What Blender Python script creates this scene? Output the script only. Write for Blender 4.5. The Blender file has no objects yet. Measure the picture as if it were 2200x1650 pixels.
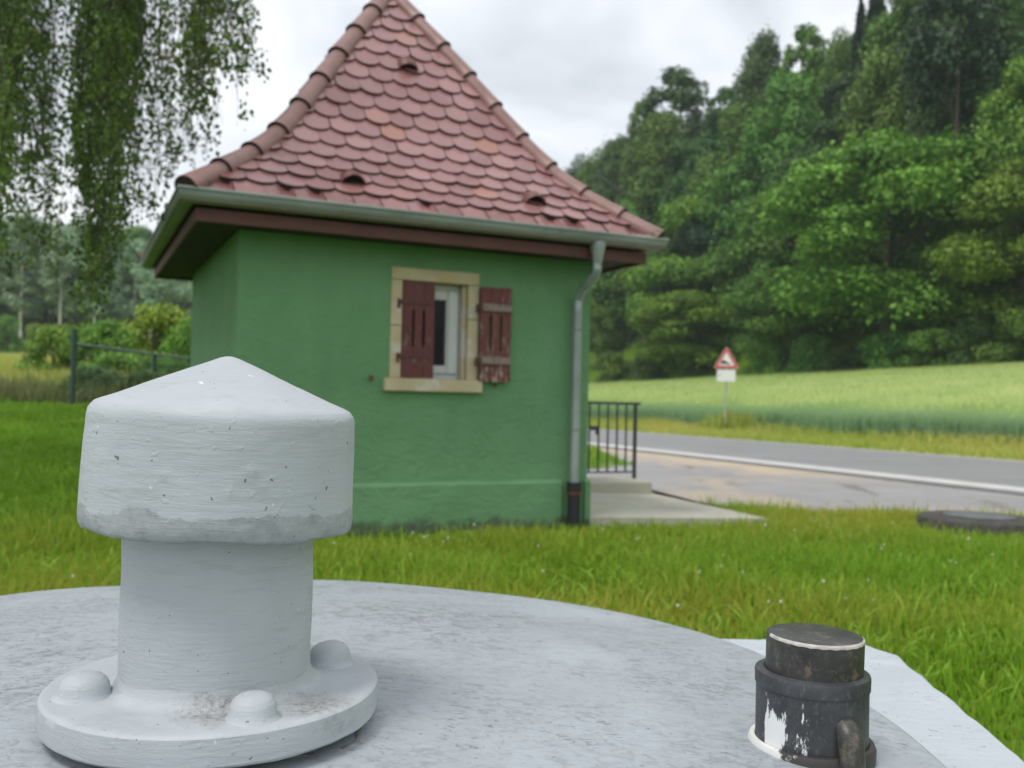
import bpy, bmesh, math, random
import numpy as np
from mathutils import Vector, Matrix
R = math.radians
random.seed(7)
rng = np.random.default_rng(11)
scene = bpy.context.scene
COL = scene.collection
CAM_Z = 1.1
F_PX, PITCH, ROLL = 2016.0, .0177, .0218

# ------------------------------------------------------------------ terrain
def sstep(a, b, x):
    t = np.clip((np.asarray(x, float) - a) / (b - a), 0, 1)
    return t * t * (3 - 2 * t)
def ndist(x, y): return .919 * x + .395 * y          # distance measured across the road
def terrain(x, y):
    x = np.asarray(x, float); y = np.asarray(y, float)
    n = ndist(x, y)
    zr = .10 * sstep(5.5, 10, n) + .02 * sstep(10, 16, n) + .10 * sstep(16.5, 21, n)
    t_ = -.395 * x + .919 * y
    zr = zr + np.clip(n - 21, 0, 25) * (.098 + np.clip(.024 - (t_ - 36) * .00062, -.02, .04)) + np.clip(n - 46, 0, 34) * .86
    zl = np.clip(y - 6, 0, 10.5) * .08 + np.clip(y - 19, 0, 90) * .052 + np.clip(y - 109, 0, 90) * .17
    s = -((x + 2.2) * .95 + (y - 7) * .30)
    w = sstep(0, 1, (s + .7 + .12 * np.clip(y - 17, 0, None)) / (.9 + .12 * np.clip(y - 17, 0, None)))
    return zr * (1 - w) + zl * w
def tz(x, y): return float(terrain(x, y))

# ------------------------------------------------------------------ object helpers
def link(o, parent=None):
    COL.objects.link(o)
    if parent is not None: o.parent = parent
    return o
def tag(o, label=None, cat=None, group=None, kind=None):
    if label: o['label'] = label
    if cat: o['category'] = cat
    if group: o['group'] = group
    if kind: o['kind'] = kind
    return o
def empty(name, loc, rz=0, label=None, cat=None, group=None):
    o = bpy.data.objects.new(name, None); o.empty_display_size = .2
    o.location = loc; o.rotation_euler = (0, 0, rz)
    link(o); return tag(o, label, cat, group)
def from_bm(name, bm, mat, parent=None, smooth=False, loc=None, rot=None, autosmooth=None):
    bmesh.ops.recalc_face_normals(bm, faces=bm.faces[:])
    me = bpy.data.meshes.new(name); bm.to_mesh(me); bm.free()
    me.materials.append(mat)
    if smooth:
        me.polygons.foreach_set('use_smooth', [True] * len(me.polygons))
        if autosmooth: me.set_sharp_from_angle(angle=R(autosmooth))
    o = bpy.data.objects.new(name, me)
    if loc is not None: o.location = loc
    if rot is not None: o.rotation_euler = rot
    return link(o, parent)
def np_mesh(name, V, Fc, tint=None, smooth=False):
    V = np.asarray(V, np.float32); Fc = np.asarray(Fc, np.int32)
    me = bpy.data.meshes.new(name)
    k = Fc.shape[1]
    me.vertices.add(len(V)); me.vertices.foreach_set('co', V.ravel())
    me.loops.add(Fc.size); me.loops.foreach_set('vertex_index', Fc.ravel())
    me.polygons.add(len(Fc)); me.polygons.foreach_set('loop_start', np.arange(0, Fc.size, k, dtype=np.int32))
    if smooth: me.polygons.foreach_set('use_smooth', np.ones(len(Fc), bool))
    me.update(calc_edges=True)
    if tint is not None:
        a = me.attributes.new('tint', 'FLOAT', 'POINT'); a.data.foreach_set('value', np.asarray(tint, np.float32))
    return me
def obj(name, me, mat=None, parent=None, loc=(0, 0, 0)):
    if mat is not None: me.materials.append(mat)
    o = bpy.data.objects.new(name, me); o.location = loc
    return link(o, parent)
def add_box(bm, x0, x1, y0, y1, z0, z1, bev=0, M=None, seg=1):
    r = bmesh.ops.create_cube(bm, size=1)
    vs = r['verts']
    for v in vs:
        v.co = Vector(((x0 + x1) / 2 + v.co.x * (x1 - x0), (y0 + y1) / 2 + v.co.y * (y1 - y0), (z0 + z1) / 2 + v.co.z * (z1 - z0)))
    if bev:
        es = list({e for v in vs for e in v.link_edges})
        rr = bmesh.ops.bevel(bm, geom=es, offset=bev, segments=seg, affect='EDGES', profile=.5)
        vs = list({v for f in rr['faces'] for v in f.verts} | {v for v in vs if v.is_valid})
    if M is not None:
        for v in vs: v.co = M @ v.co
    return vs
def box_obj(name, dims, mat, parent, bev=.004, M=None):
    bm = bmesh.new(); add_box(bm, *dims, bev=bev, M=M); return from_bm(name, bm, mat, parent)
def lathe(bm, prof, seg=48, cap=True, fn=None):
    rings = []
    for r, z in prof:
        if r < 1e-6: rings.append([bm.verts.new((0, 0, z))]); continue
        rings.append([bm.verts.new((r * math.cos(2 * math.pi * i / seg), r * math.sin(2 * math.pi * i / seg), z)) for i in range(seg)])
    for a, b in zip(rings, rings[1:]):
        if len(a) == 1 and len(b) == 1: continue
        for i in range(seg):
            j = (i + 1) % seg
            if len(a) == 1: bm.faces.new((a[0], b[i], b[j]))
            elif len(b) == 1: bm.faces.new((a[i], a[j], b[0]))
            else: bm.faces.new((a[i], a[j], b[j], b[i]))
    return rings
def tube(bm, pts, rad, seg=12, cap=True):
    """sweep a circle along a polyline; rad: number or list"""
    pts = [Vector(p) for p in pts]; n = len(pts)
    rads = rad if hasattr(rad, '__len__') else [rad] * n
    prev = None; up = Vector((0, 0, 1))
    for i, p in enumerate(pts):
        d = (pts[min(i + 1, n - 1)] - pts[max(i - 1, 0)]).normalized()
        if abs(d.dot(up)) > .97: s = d.cross(Vector((1, 0, 0))).normalized()
        else: s = d.cross(up).normalized()
        if prev is not None:
            s = (prev[1] - d * prev[1].dot(d)).normalized()
        t = d.cross(s)
        ring = [bm.verts.new(p + (s * math.cos(2 * math.pi * k / seg) + t * math.sin(2 * math.pi * k / seg)) * rads[i]) for k in range(seg)]
        if prev is not None:
            for k in range(seg):
                j = (k + 1) % seg
                bm.faces.new((prev[0][k], prev[0][j], ring[j], ring[k]))
        elif cap: bm.faces.new(ring[::-1])
        prev = (ring, s)
    if cap: bm.faces.new(prev[0])
def prism(bm, poly, z0, z1):
    a = [bm.verts.new((x, y, z0)) for x, y in poly]; b = [bm.verts.new((x, y, z1)) for x, y in poly]
    n = len(poly)
    bm.faces.new(a[::-1]); bm.faces.new(b)
    for i in range(n): bm.faces.new((a[i], a[(i + 1) % n], b[(i + 1) % n], b[i]))
def sheet(name, poly, mat, off, cuts=4, zfn=None):
    """ground sheet that follows the terrain"""
    bm = bmesh.new()
    f = bm.faces.new([bm.verts.new((x, y, 0)) for x, y in poly])
    bmesh.ops.triangulate(bm, faces=[f])
    for _ in range(cuts):
        es = [e for e in bm.edges if e.calc_length() > .8]
        if not es: break
        bmesh.ops.subdivide_edges(bm, edges=es, cuts=1, use_grid_fill=True)
        bmesh.ops.triangulate(bm, faces=bm.faces[:])
    for v in bm.verts: v.co.z = (zfn or tz)(v.co.x, v.co.y) + off
    for f in bm.faces:
        f.normal_update()
        if f.normal.z < 0: f.normal_flip()
    me = bpy.data.meshes.new(name); bm.to_mesh(me); bm.free()
    return tag(obj(name, me, mat), kind='structure')

# ------------------------------------------------------------------ materials
class NT:
    def __init__(s, name):
        s.m = bpy.data.materials.new(name); s.m.use_nodes = True
        s.t = s.m.node_tree; s.N = s.t.nodes; s.L = s.t.links
        s.b = s.N['Principled BSDF']; s.out = s.N['Material Output']
        s.co = s.N.new('ShaderNodeTexCoord').outputs['Object']
    def n(s, typ, **kw):
        x = s.N.new(typ)
        for k, v in kw.items():
            if k in x.inputs: x.inputs[k].default_value = v
            else: setattr(x, k, v)
        return x
    def link(s, a, b): s.L.new(a, b)
    def mapped(s, scale, rot=(0, 0, 0), loc=(0, 0, 0)):
        m = s.n('ShaderNodeMapping'); m.inputs['Scale'].default_value = scale
        m.inputs['Rotation'].default_value = rot; m.inputs['Location'].default_value = loc
        s.link(s.co, m.inputs['Vector']); return m.outputs[0]
    def noise(s, scale, detail=4, rough=.55, vec=None, dist=0):
        x = s.n('ShaderNodeTexNoise'); x.inputs['Scale'].default_value = scale; x.inputs['Detail'].default_value = detail
        x.inputs['Roughness'].default_value = rough; x.inputs['Distortion'].default_value = dist
        s.link(vec if vec is not None else s.co, x.inputs['Vector']); return x.outputs['Fac']
    def ramp(s, fac, stops):
        r = s.n('ShaderNodeValToRGB'); e = r.color_ramp.elements
        while len(e) < len(stops): e.new(.5)
        for k, (p, c) in enumerate(stops):
            e[k].position = p; e[k].color = (*c, 1) if hasattr(c, '__len__') else (c, c, c, 1)
        s.link(fac, r.inputs[0]); return r.outputs[0]
    def mix(s, fac, a, b, mode='MIX'):
        m = s.n('ShaderNodeMix', data_type='RGBA', blend_type=mode)
        for sock, v in ((m.inputs[0], fac), (m.inputs[6], a), (m.inputs[7], b)):
            if hasattr(v, 'is_linked') or isinstance(v, bpy.types.NodeSocket): s.link(v, sock)
            else: sock.default_value = (*v, 1) if hasattr(v, '__len__') else v
        return m.outputs[2]
    def math(s, op, a, b=0, clamp=False):
        m = s.n('ShaderNodeMath', operation=op); m.use_clamp = clamp
        for i, v in enumerate((a, b)):
            if isinstance(v, bpy.types.NodeSocket): s.link(v, m.inputs[i])
            else: m.inputs[i].default_value = v
        return m.outputs[0]
    def sep(s, vec=None):
        x = s.n('ShaderNodeSeparateXYZ'); s.link(vec if vec is not None else s.co, x.inputs[0]); return x.outputs
    def attr(s, name):
        a = s.n('ShaderNodeAttribute'); a.attribute_name = name; return a.outputs['Fac']
    def color(s, c):
        if isinstance(c, bpy.types.NodeSocket): s.link(c, s.b.inputs['Base Color'])
        else: s.b.inputs['Base Color'].default_value = (*c, 1)
    def set(s, **kw):
        for k, v in kw.items():
            k = k.replace('_', ' ').title().replace('Ior', 'IOR')
            if isinstance(v, bpy.types.NodeSocket): s.link(v, s.b.inputs[k])
            else: s.b.inputs[k].default_value = v
    def bump(s, h, strength=.3, dist=.01):
        prev = s.b.inputs['Normal'].links[0].from_socket if s.b.inputs['Normal'].is_linked else None
        b = s.n('ShaderNodeBump'); b.inputs['Strength'].default_value = strength; b.inputs['Distance'].default_value = dist
        s.link(h, b.inputs['Height'])
        if prev: s.link(prev, b.inputs['Normal'])
        s.link(b.outputs[0], s.b.inputs['Normal'])

def simple(name, col, rough=.6, metal=0., var=.25, scale=8, bump=0, bscale=60):
    k = NT(name); f = k.noise(scale, 5)
    k.color(k.ramp(f, [(.25, [c * (1 - var) for c in col]), (.75, [min(1, c * (1 + var)) for c in col])]))
    k.set(roughness=rough, metallic=metal)
    if bump: k.bump(k.noise(bscale, 4), bump, .004)
    return k.m

def leaf_mat(name, dark, light, trans=.16, rough=.5):
    k = NT(name)
    c = k.mix(k.attr('tint'), dark, light)
    info = k.n('ShaderNodeObjectInfo')
    h = k.n('ShaderNodeHueSaturation'); k.link(c, h.inputs['Color'])
    k.link(k.math('ADD', k.math('MULTIPLY', info.outputs['Random'], .035), .4825), h.inputs['Hue'])
    k.link(k.math('ADD', k.math('MULTIPLY', info.outputs['Random'], .36), .82), h.inputs['Value'])
    k.color(h.outputs[0]); k.set(roughness=rough)
    k.b.inputs['Specular IOR Level'].default_value = .25
    t = k.n('ShaderNodeBsdfTranslucent'); k.link(h.outputs[0], t.inputs['Color'])
    mx = k.n('ShaderNodeMixShader'); mx.inputs[0].default_value = trans
    k.link(k.b.outputs[0], mx.inputs[1]); k.link(t.outputs[0], mx.inputs[2]); k.link(mx.outputs[0], k.out.inputs['Surface'])
    return k.m

M = {}
# white-grey brushed paint of the tank
def paint_mat(name, base, grime_at, streak):
    k = NT(name)
    v = k.mapped((9, 26, 26), (0, 0, .35))
    big = k.noise(3.1, 5, .6)
    fine = k.noise(44, 9, .78, k.mapped((.8, 1.25, 1.25), (0, 0, .25)), .8)
    c = k.ramp(big, [(.3, [x * .9 for x in base]), (.7, [min(1, x * 1.07) for x in base])])
    patch = k.ramp(k.noise(2.3, 5, .65), [(.36, 0.), (.58, 1.)])
    g = k.ramp(fine, [(grime_at, 0.), (grime_at + .10, 1.)])
    gm = k.math('MULTIPLY', g, k.math('ADD', k.math('MULTIPLY', patch, .8), .12))
    c = k.mix(k.math('MULTIPLY', patch, .28 if streak > .5 else .08), c, [x * .72 for x in base])
    c = k.mix(k.math('MULTIPLY', gm, streak), c, (.17, .18, .185))
    wl = k.ramp(k.noise(19, 7, .75, k.mapped((.7, 1.3, 1.3), (0, 0, .25), (4, 4, 0)), .5), [(.60, 0.), (.66, 1.)])
    c = k.mix(k.math('MULTIPLY', wl, .35), c, [min(1, x * 1.25) for x in base])
    sp = k.ramp(k.noise(85, 2, .5), [(.70, 0.), (.74, 1.)])
    c = k.mix(k.math('MULTIPLY', sp, .55), c, (.10, .10, .10))
    fl = k.ramp(k.noise(70, 8, .8, k.mapped((.75, 1.3, 1.3), (0, 0, .3), (7, 2, 0)), 1.2), [(.575, 0.), (.625, 1.)])
    p2 = k.ramp(k.noise(5.5, 6, .7, k.mapped((1, 1, 1), (0, 0, 0), (1, 9, 0))), [(.47, 0.), (.60, 1.)])
    c = k.mix(k.math('MULTIPLY', k.math('MULTIPLY', fl, p2), .65 if streak > .5 else .3), c, (.12, .125, .13))
    k.color(c); k.set(roughness=.46)
    k.b.inputs['Specular IOR Level'].default_value = .4
    k.bump(k.math('MULTIPLY', k.math('MULTIPLY', fl, p2), -1), .5, .003)
    k.bump(k.noise(34, 5, .6, k.mapped((.8, 1.6, 1.6), (0, 0, .2))), .28, .006)
    k.bump(k.noise(150, 5, .7), .22, .002)
    return k.m
M['lid_paint'] = paint_mat('lid_paint', (.395, .43, .46), .48, .85)
M['slab_paint'] = paint_mat('slab_paint', (.50, .54, .575), .57, .4)

def stack_mat():
    k = NT('stack_paint')
    base = (.455, .487, .515)
    big = k.noise(7, 5, .6)
    c = k.ramp(big, [(.3, [x * .92 for x in base]), (.7, [min(1, x * 1.05) for x in base])])
    specks = k.ramp(k.noise(115, 2, .4), [(.735, 0.), (.76, 1.)])
    c = k.mix(k.math('MULTIPLY', specks, .75), c, (.07, .07, .065))
    scr = k.ramp(k.noise(24, 6, .7, k.mapped((.5, .5, 3.2), (.35, 0, .4)), .4), [(.56, 0.), (.66, 1.)])
    c = k.mix(k.math('MULTIPLY', scr, .5), c, (.36, .385, .385))
    white = k.ramp(k.noise(90, 1, .4, k.mapped((1, 1, 1), (0, 0, 0), (4, 2, 1))), [(.78, 0.), (.80, .6)])
    c = k.mix(white, c, (.8, .82, .84))
    k.color(c); k.set(roughness=.52); k.b.inputs['Specular IOR Level'].default_value = .35
    k.bump(k.noise(24, 5, .65, k.mapped((.5, .5, 3.2), (.2, 0, 0))), .32, .006)
    k.bump(k.noise(150, 4, .7, k.mapped((.6, .6, 2.5))), .22, .0016)
    dots = k.ramp(k.noise(95, 1, .3, k.mapped((1, 1, 1), (0, 0, 0), (9, 5, 3))), [(.68, 0.), (.78, 1.)])
    k.bump(dots, .3, .002)
    return k
k = stack_mat(); M['stack_paint'] = k.m
# cap: same paint with an unpainted darker concrete band along the ragged lower rim
k = stack_mat(); k.m.name = 'cap_paint'
c0 = k.b.inputs['Base Color'].links[0].from_socket
x, y, z = k.sep()
edge = k.math('ADD', z, k.math('MULTIPLY', k.math('SUBTRACT', k.noise(7, 5, .65), .5), .075))
edge = k.math('ADD', edge, k.math('MULTIPLY', x, -.05))
band = k.ramp(k.math('MULTIPLY', edge, 10), [(.27, 1.), (.30, 0.)])
rough = k.ramp(k.noise(38, 7, .75), [(.32, (.15, .16, .16)), (.5, (.28, .30, .305)), (.7, (.40, .42, .43))])
k.color(k.mix(k.math('MULTIPLY', band, .62), c0, rough)); M['cap_paint'] = k.m
# flange: paint with soil and moss caught around the bolts
k = stack_mat(); k.m.name = 'flange_paint'
c0 = k.b.inputs['Base Color'].links[0].from_socket
x, y, z = k.sep()
d1 = k.math('SQRT', k.math('ADD', k.math('POWER', k.math('SUBTRACT', x, .15), 2), k.math('POWER', k.math('ADD', y, .09), 2)))
d2 = k.math('SQRT', k.math('ADD', k.math('POWER', k.math('SUBTRACT', x, .035), 2), k.math('POWER', k.math('ADD', y, .137), 2)))
nn = k.math('MULTIPLY', k.math('SUBTRACT', k.noise(22, 6, .75), .5), .10)
m1 = k.ramp(k.math('ADD', d1, nn), [(.01, 1.), (.055, 0.)])
m2 = k.ramp(k.math('ADD', d2, nn), [(.01, 1.), (.05, 0.)])
mm = k.math('MULTIPLY', k.math('MAXIMUM', m1, m2), k.ramp(k.noise(120, 4, .7), [(.35, .2), (.6, 1.)]))
dirt = k.ramp(k.noise(200, 3), [(.35, (.09, .08, .065)), (.65, (.30, .28, .25))])
up = k.ramp(z, [(.02, 0.), (.03, 1.)])
k.color(k.mix(k.math('MULTIPLY', mm, k.math('MULTIPLY', up, .8)), c0, dirt)); M['flange_paint'] = k.m

# black plastic standpipe
k = NT('pipe_plastic')
c = k.ramp(k.noise(20, 6, .65), [(.35, (.024, .023, .022)), (.75, (.062, .060, .057))])
lich = k.ramp(k.noise(48, 8, .75, k.mapped((1, 1, .8), (0, 0, 0), (3, 1, 0))), [(.54, 0.), (.66, 1.)])
c = k.mix(k.math('MULTIPLY', lich, .55), c, (.20, .17, .11))
dust = k.ramp(k.noise(160, 4, .7), [(.55, 0.), (.7, 1.)])
c = k.mix(k.math('MULTIPLY', dust, .22), c, (.22, .22, .22))
k.color(c); k.set(roughness=.42); k.bump(k.noise(130, 5, .7), .25, .001); M['pipe_plastic'] = k.m
k = NT('pipe_body_plastic')
c = k.ramp(k.noise(16, 6, .65), [(.35, (.030, .032, .036)), (.75, (.072, .076, .084))])
dust = k.ramp(k.noise(140, 5, .75, k.mapped((1, 1, .6))), [(.54, 0.), (.66, 1.)])
x, y, z = k.sep()
c = k.mix(k.math('MULTIPLY', dust, .25), c, (.24, .25, .26))
# a dab of white paint brushed onto the foot of the body
sm = k.math('ADD', k.math('MULTIPLY', k.math('SUBTRACT', k.noise(30, 6, .75, k.mapped((1.6, 1.6, .4))), .5), .22), 0)
dd = k.math('SQRT', k.math('ADD', k.math('POWER', k.math('ADD', x, .062), 2), k.math('ADD', k.math('POWER', k.math('ADD', y, .046), 2), k.math('POWER', k.math('SUBTRACT', z, .032), 2))))
wp = k.ramp(k.math('ADD', dd, sm), [(.020, 1.), (.027, 0.)])
c = k.mix(wp, c, (.78, .80, .80))
k.color(c); k.set(roughness=.45); k.bump(k.noise(150, 5, .7), .3, .001); M['pipe_body'] = k.m
k = NT('ring_plastic')
x, y, z = k.sep()
w = k.ramp(k.math('ADD', x, k.math('MULTIPLY', k.math('SUBTRACT', k.noise(28, 5, .7), .5), .09)), [(.49, 1.), (.5, 0.)])
w = k.ramp(k.math('ADD', k.math('ADD', x, .058), k.math('MULTIPLY', k.math('SUBTRACT', k.noise(28, 5, .7), .5), .11)), [(0., 1.), (.006, 0.)])
k.color(k.mix(w, (.05, .045, .042), (.72, .72, .69))); k.set(roughness=.5); M['ring_plastic'] = k.m
M['rim_wear'] = simple('rim_wear', (.46, .43, .39), .5, var=.3, scale=60)

# house
k = NT('green_render')
c = k.ramp(k.noise(1.3, 5, .6), [(.3, (.148, .315, .150)), (.7, (.184, .368, .186))])
c = k.mix(k.ramp(k.noise(.5, 3, .5, k.mapped((1, 1, .35))), [(.45, 0.), (.8, .35)]), c, (.135, .29, .15))
c = k.mix(k.ramp(k.noise(2.2, 5, .65, k.mapped((2.2, 2.2, .22))), [(.50, 0.), (.72, .18)]), c, (.10, .24, .11))
c = k.mix(k.ramp(k.noise(7, 6, .7), [(.58, 0.), (.70, .30)]), c, (.20, .38, .20))
x, y, z = k.sep()
base = k.math('ADD', z, k.math('MULTIPLY', k.math('SUBTRACT', k.noise(5, 6, .75), .5), .34))
stain = k.ramp(k.math('MULTIPLY', base, 4), [(.22, 1.), (.52, 0.)])
soil = k.ramp(k.noise(18, 5, .7), [(.3, (.035, .04, .028)), (.7, (.14, .15, .11))])
c = k.mix(k.math('MULTIPLY', stain, .8), c, soil)
k.color(c); k.set(roughness=.75); k.b.inputs['Specular IOR Level'].default_value = .25
k.bump(k.noise(4, 3, .5), .5, .04)
k.bump(k.noise(10, 5, .6, k.mapped((1, 1, 1.2)), .8), .55, .03)
k.bump(k.noise(21, 7, .72, k.mapped((1, 1, 1.35)), .5), .6, .018)
k.bump(k.noise(110, 4, .7), .2, .003)
M['render'] = k.m
k = NT('roof_clay')
a = k.attr('tint')
c = k.ramp(a, [(0., (.215, .084, .079)), (.45, (.278, .120, .115)), (.8, (.345, .165, .160)), (1., (.34, .14, .10))])
c = k.mix(k.ramp(k.noise(3.2, 6, .7), [(.45, 0.), (.75, .35)]), c, (.40, .235, .225))
x, y, z = k.sep()
moss = k.ramp(k.math('ADD', z, k.math('MULTIPLY', k.math('SUBTRACT', k.noise(6, 5, .7), .5), -1.2)), [(0., 1.), (1., 0.)])
lich = k.ramp(k.noise(34, 6, .72), [(.62, 0.), (.70, 1.)])
low = k.n('ShaderNodeMapRange'); low.inputs[1].default_value = 2.45; low.inputs[2].default_value = 2.95; low.inputs[3].default_value = 1; low.inputs[4].default_value = .12
k.link(z, low.inputs[0])
c = k.mix(k.math('MULTIPLY', lich, k.math('MULTIPLY', low.outputs[0], .75)), c, (.42, .36, .24))
org = k.ramp(k.noise(2.6, 5, .7, k.mapped((1, 1, 1), (0, 0, 0), (5, 3, 1))), [(.60, 0.), (.70, 1.)])
c = k.mix(k.math('MULTIPLY', org, k.math('MULTIPLY', low.outputs[0], .7)), c, (.40, .15, .06))
k.color(c); k.set(roughness=.30); k.b.inputs['Specular IOR Level'].default_value = 1.0
k.bump(k.noise(60, 4), .12, .003); M['clay'] = k.m
k = NT('hip_clay')
c = k.ramp(k.noise(5, 5, .65), [(.3, (.235, .125, .11)), (.7, (.32, .18, .165))])
x, y, z = k.sep()
low = k.n('ShaderNodeMapRange'); low.inputs[1].default_value = 2.6; low.inputs[2].default_value = 3.1; low.inputs[3].default_value = 1; low.inputs[4].default_value = 0.05
k.link(z, low.inputs[0])
ms = k.ramp(k.noise(16, 6, .75), [(.56, 0.), (.64, 1.)])
c = k.mix(k.math('MULTIPLY', ms, low.outputs[0]), c, (.09, .11, .03))
k.color(c); k.set(roughness=.45); k.bump(k.noise(70, 4), .15, .003); M['hip_clay'] = k.m
M['vent_clay'] = simple('vent_clay', (.36, .18, .16), .36, 0, .2, 14)
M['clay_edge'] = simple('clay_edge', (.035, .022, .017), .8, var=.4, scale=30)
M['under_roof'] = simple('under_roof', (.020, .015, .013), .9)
M['zinc'] = simple('zinc', (.30, .335, .32), .42, .55, .25, 6)
k = NT('gutter_zinc')
c = k.ramp(k.noise(3, 6, .65, k.mapped((.6, .6, 3))), [(.3, (.20, .235, .21)), (.7, (.33, .365, .345))])
c = k.mix(k.ramp(k.noise(14, 6, .7), [(.6, 0.), (.72, .6)]), c, (.12, .15, .07))
k.color(c); k.set(roughness=.5, metallic=.3); M['gutter'] = k.m
M['downpipe'] = simple('downpipe_zinc', (.36, .41, .43), .4, .45, .2, 5)
M['boot'] = simple('boot_iron', (.016, .017, .02), .5, 0, .4, 20)
M['rust'] = simple('rust', (.16, .06, .035), .8, 0, .5, 40)
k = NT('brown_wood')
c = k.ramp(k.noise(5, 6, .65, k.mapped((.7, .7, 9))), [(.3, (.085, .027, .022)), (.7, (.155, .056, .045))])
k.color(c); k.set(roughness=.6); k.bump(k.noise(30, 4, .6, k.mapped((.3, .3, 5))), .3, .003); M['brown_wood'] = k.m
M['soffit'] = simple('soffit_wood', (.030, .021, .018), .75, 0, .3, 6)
k = NT('sandstone')
c = k.ramp(k.noise(5, 5, .6), [(.3, (.50, .415, .255)), (.7, (.62, .53, .36))])
c = k.mix(k.ramp(k.noise(3.3, 4, .6, k.mapped((1, 1, 1), (0, 0, 0), (2, 7, 5))), [(.57, 0.), (.63, .7)]), c, (.66, .63, .60))
c = k.mix(k.ramp(k.noise(4, 3, .6, k.mapped((1, 1, 1), (0, 0, 0), (8, 1, 3))), [(.60, 0.), (.72, .55)]), c, (.55, .36, .14))
k.color(c); k.set(roughness=.8); k.bump(k.noise(60, 5, .7), .3, .004); M['sandstone'] = k.m
k = NT('shutter_paint')
c = k.ramp(k.noise(7, 4, .6), [(.3, (.105, .022, .022)), (.7, (.155, .036, .034))])
x, y, z = k.sep()
nz = k.noise(9, 6, .72, k.mapped((1.5, 1.5, .7)), .3)
nz = k.math('ADD', nz, k.math('MULTIPLY', k.math('SUBTRACT', 1.62, z), .16))
peel = k.ramp(nz, [(.60, 0.), (.64, 1.)])
wood = k.ramp(k.noise(40, 5, .7, k.mapped((2, 2, .3))), [(.3, (.11, .09, .085)), (.7, (.25, .21, .19))])
c = k.mix(peel, c, wood)
k.color(c); k.set(roughness=.55); k.bump(k.math('MULTIPLY', peel, -1), .3, .002); k.bump(k.noise(60, 4, .6, k.mapped((2, 2, .3))), .2, .002)
M['shutter'] = k.m
k = NT('shutter_weathered')
c = k.ramp(k.noise(7, 4, .6), [(.3, (.115, .026, .024)), (.7, (.17, .045, .04))])
nz = k.noise(10, 8, .78, k.mapped((3.2, 3.2, .6), (0, 0, 0), (3, 0, 4)), .5)
x, y, z = k.sep()
nz = k.math('ADD', nz, k.math('MULTIPLY', k.math('SUBTRACT', 1.62, z), .12))
peel = k.ramp(nz, [(.56, 0.), (.60, 1.)])
wood = k.ramp(k.noise(40, 5, .7, k.mapped((2, 2, .3))), [(.3, (.24, .17, .14)), (.7, (.52, .45, .39))])
k.color(k.mix(peel, c, wood)); k.set(roughness=.6); k.bump(k.math('MULTIPLY', peel, -1), .35, .002)
M['shutter_old'] = k.m
M['ledge_wood'] = simple('ledge_wood', (.27, .20, .18), .75, 0, .45, 24)
M['hinge'] = simple('hinge_iron', (.10, .03, .028), .55, 0, .3, 30)
M['sash'] = simple('sash_white', (.60, .62, .61), .45, 0, .08, 4)
k = NT('window_glass'); k.color((.9, .95, .95)); k.set(roughness=.02, transmission_weight=1.0, ior=1.18); M['glass'] = k.m
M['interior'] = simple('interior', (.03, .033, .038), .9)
M['steel'] = simple('railing_steel', (.055, .06, .062), .45, .3, .25, 10)
M['green_steel'] = simple('fence_steel', (.022, .06, .045), .45, 0, .25, 10)
M['rail_galv'] = simple('rail_steel', (.10, .15, .14), .5, .2, .25, 10)

# ground surfaces
k = NT('soil_grass')
c = k.ramp(k.noise(.9, 6, .6), [(.3, (.06, .13, .006)), (.7, (.11, .20, .012))])
c = k.mix(k.ramp(k.noise(9, 5, .7), [(.45, 0.), (.7, .6)]), c, (.10, .105, .025))
x, y, z = k.sep()
k.color(c); k.set(roughness=.9); k.b.inputs['Specular IOR Level'].default_value = .1; M['ground'] = k.m
k = NT('asphalt')
c = k.ramp(k.noise(.7, 5, .6, k.mapped((1, 1, 1))), [(.3, (.20, .195, .20)), (.7, (.255, .25, .25))])
c = k.mix(k.ramp(k.noise(120, 3, .7), [(.3, 0.), (.8, .4)]), c, (.36, .35, .345))
k.color(c); k.set(roughness=.55); k.bump(k.noise(150, 3), .3, .004); M['asphalt'] = k.m
k = NT('apron_asphalt')
c = k.ramp(k.noise(.55, 6, .65), [(.3, (.24, .235, .235)), (.7, (.335, .325, .32))])
c = k.mix(k.ramp(k.noise(1.1, 6, .75, k.mapped((1.6, .35, 1), (0, 0, .35))), [(.57, 0.), (.63, .75)]), c, (.13, .115, .08))
c = k.mix(k.ramp(k.noise(.45, 5, .7, k.mapped((1, .5, 1), (0, 0, .4), (3, 1, 0))), [(.52, 0.), (.62, .7)]), c, (.46, .36, .26))
x, y, z = k.sep()
nr = k.math('ADD', k.math('ADD', k.math('MULTIPLY', x, .919), k.math('MULTIPLY', y, .395)), k.math('MULTIPLY', k.math('SUBTRACT', k.noise(.9, 5, .7), .5), 1.6))
far = k.n('ShaderNodeMapRange'); far.inputs[1].default_value = 12.2; far.inputs[2].default_value = 14.5
k.link(y, far.inputs[0])
sa = k.math('MULTIPLY', k.ramp(k.math('MULTIPLY', nr, .1), [(.86, 0.), (.96, 1.)]), far.outputs[0])
d2 = k.math('SQRT', k.math('ADD', k.math('POWER', k.math('MULTIPLY', k.math('SUBTRACT', x, 5.6), .55), 2), k.math('POWER', k.math('SUBTRACT', k.math('ADD', y, k.math('MULTIPLY', x, .62)), 12.0), 2)))
sb = k.ramp(k.math('ADD', d2, k.math('MULTIPLY', k.math('SUBTRACT', k.noise(1.4, 5, .7), .5), .9)), [(.35, 1.), (.95, 0.)])
sandc = k.ramp(k.noise(2, 6, .65), [(.3, (.44, .33, .21)), (.7, (.60, .49, .35))])
c = k.mix(k.math('MULTIPLY', k.math('MAXIMUM', sa, sb), .9), c, sandc)
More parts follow.
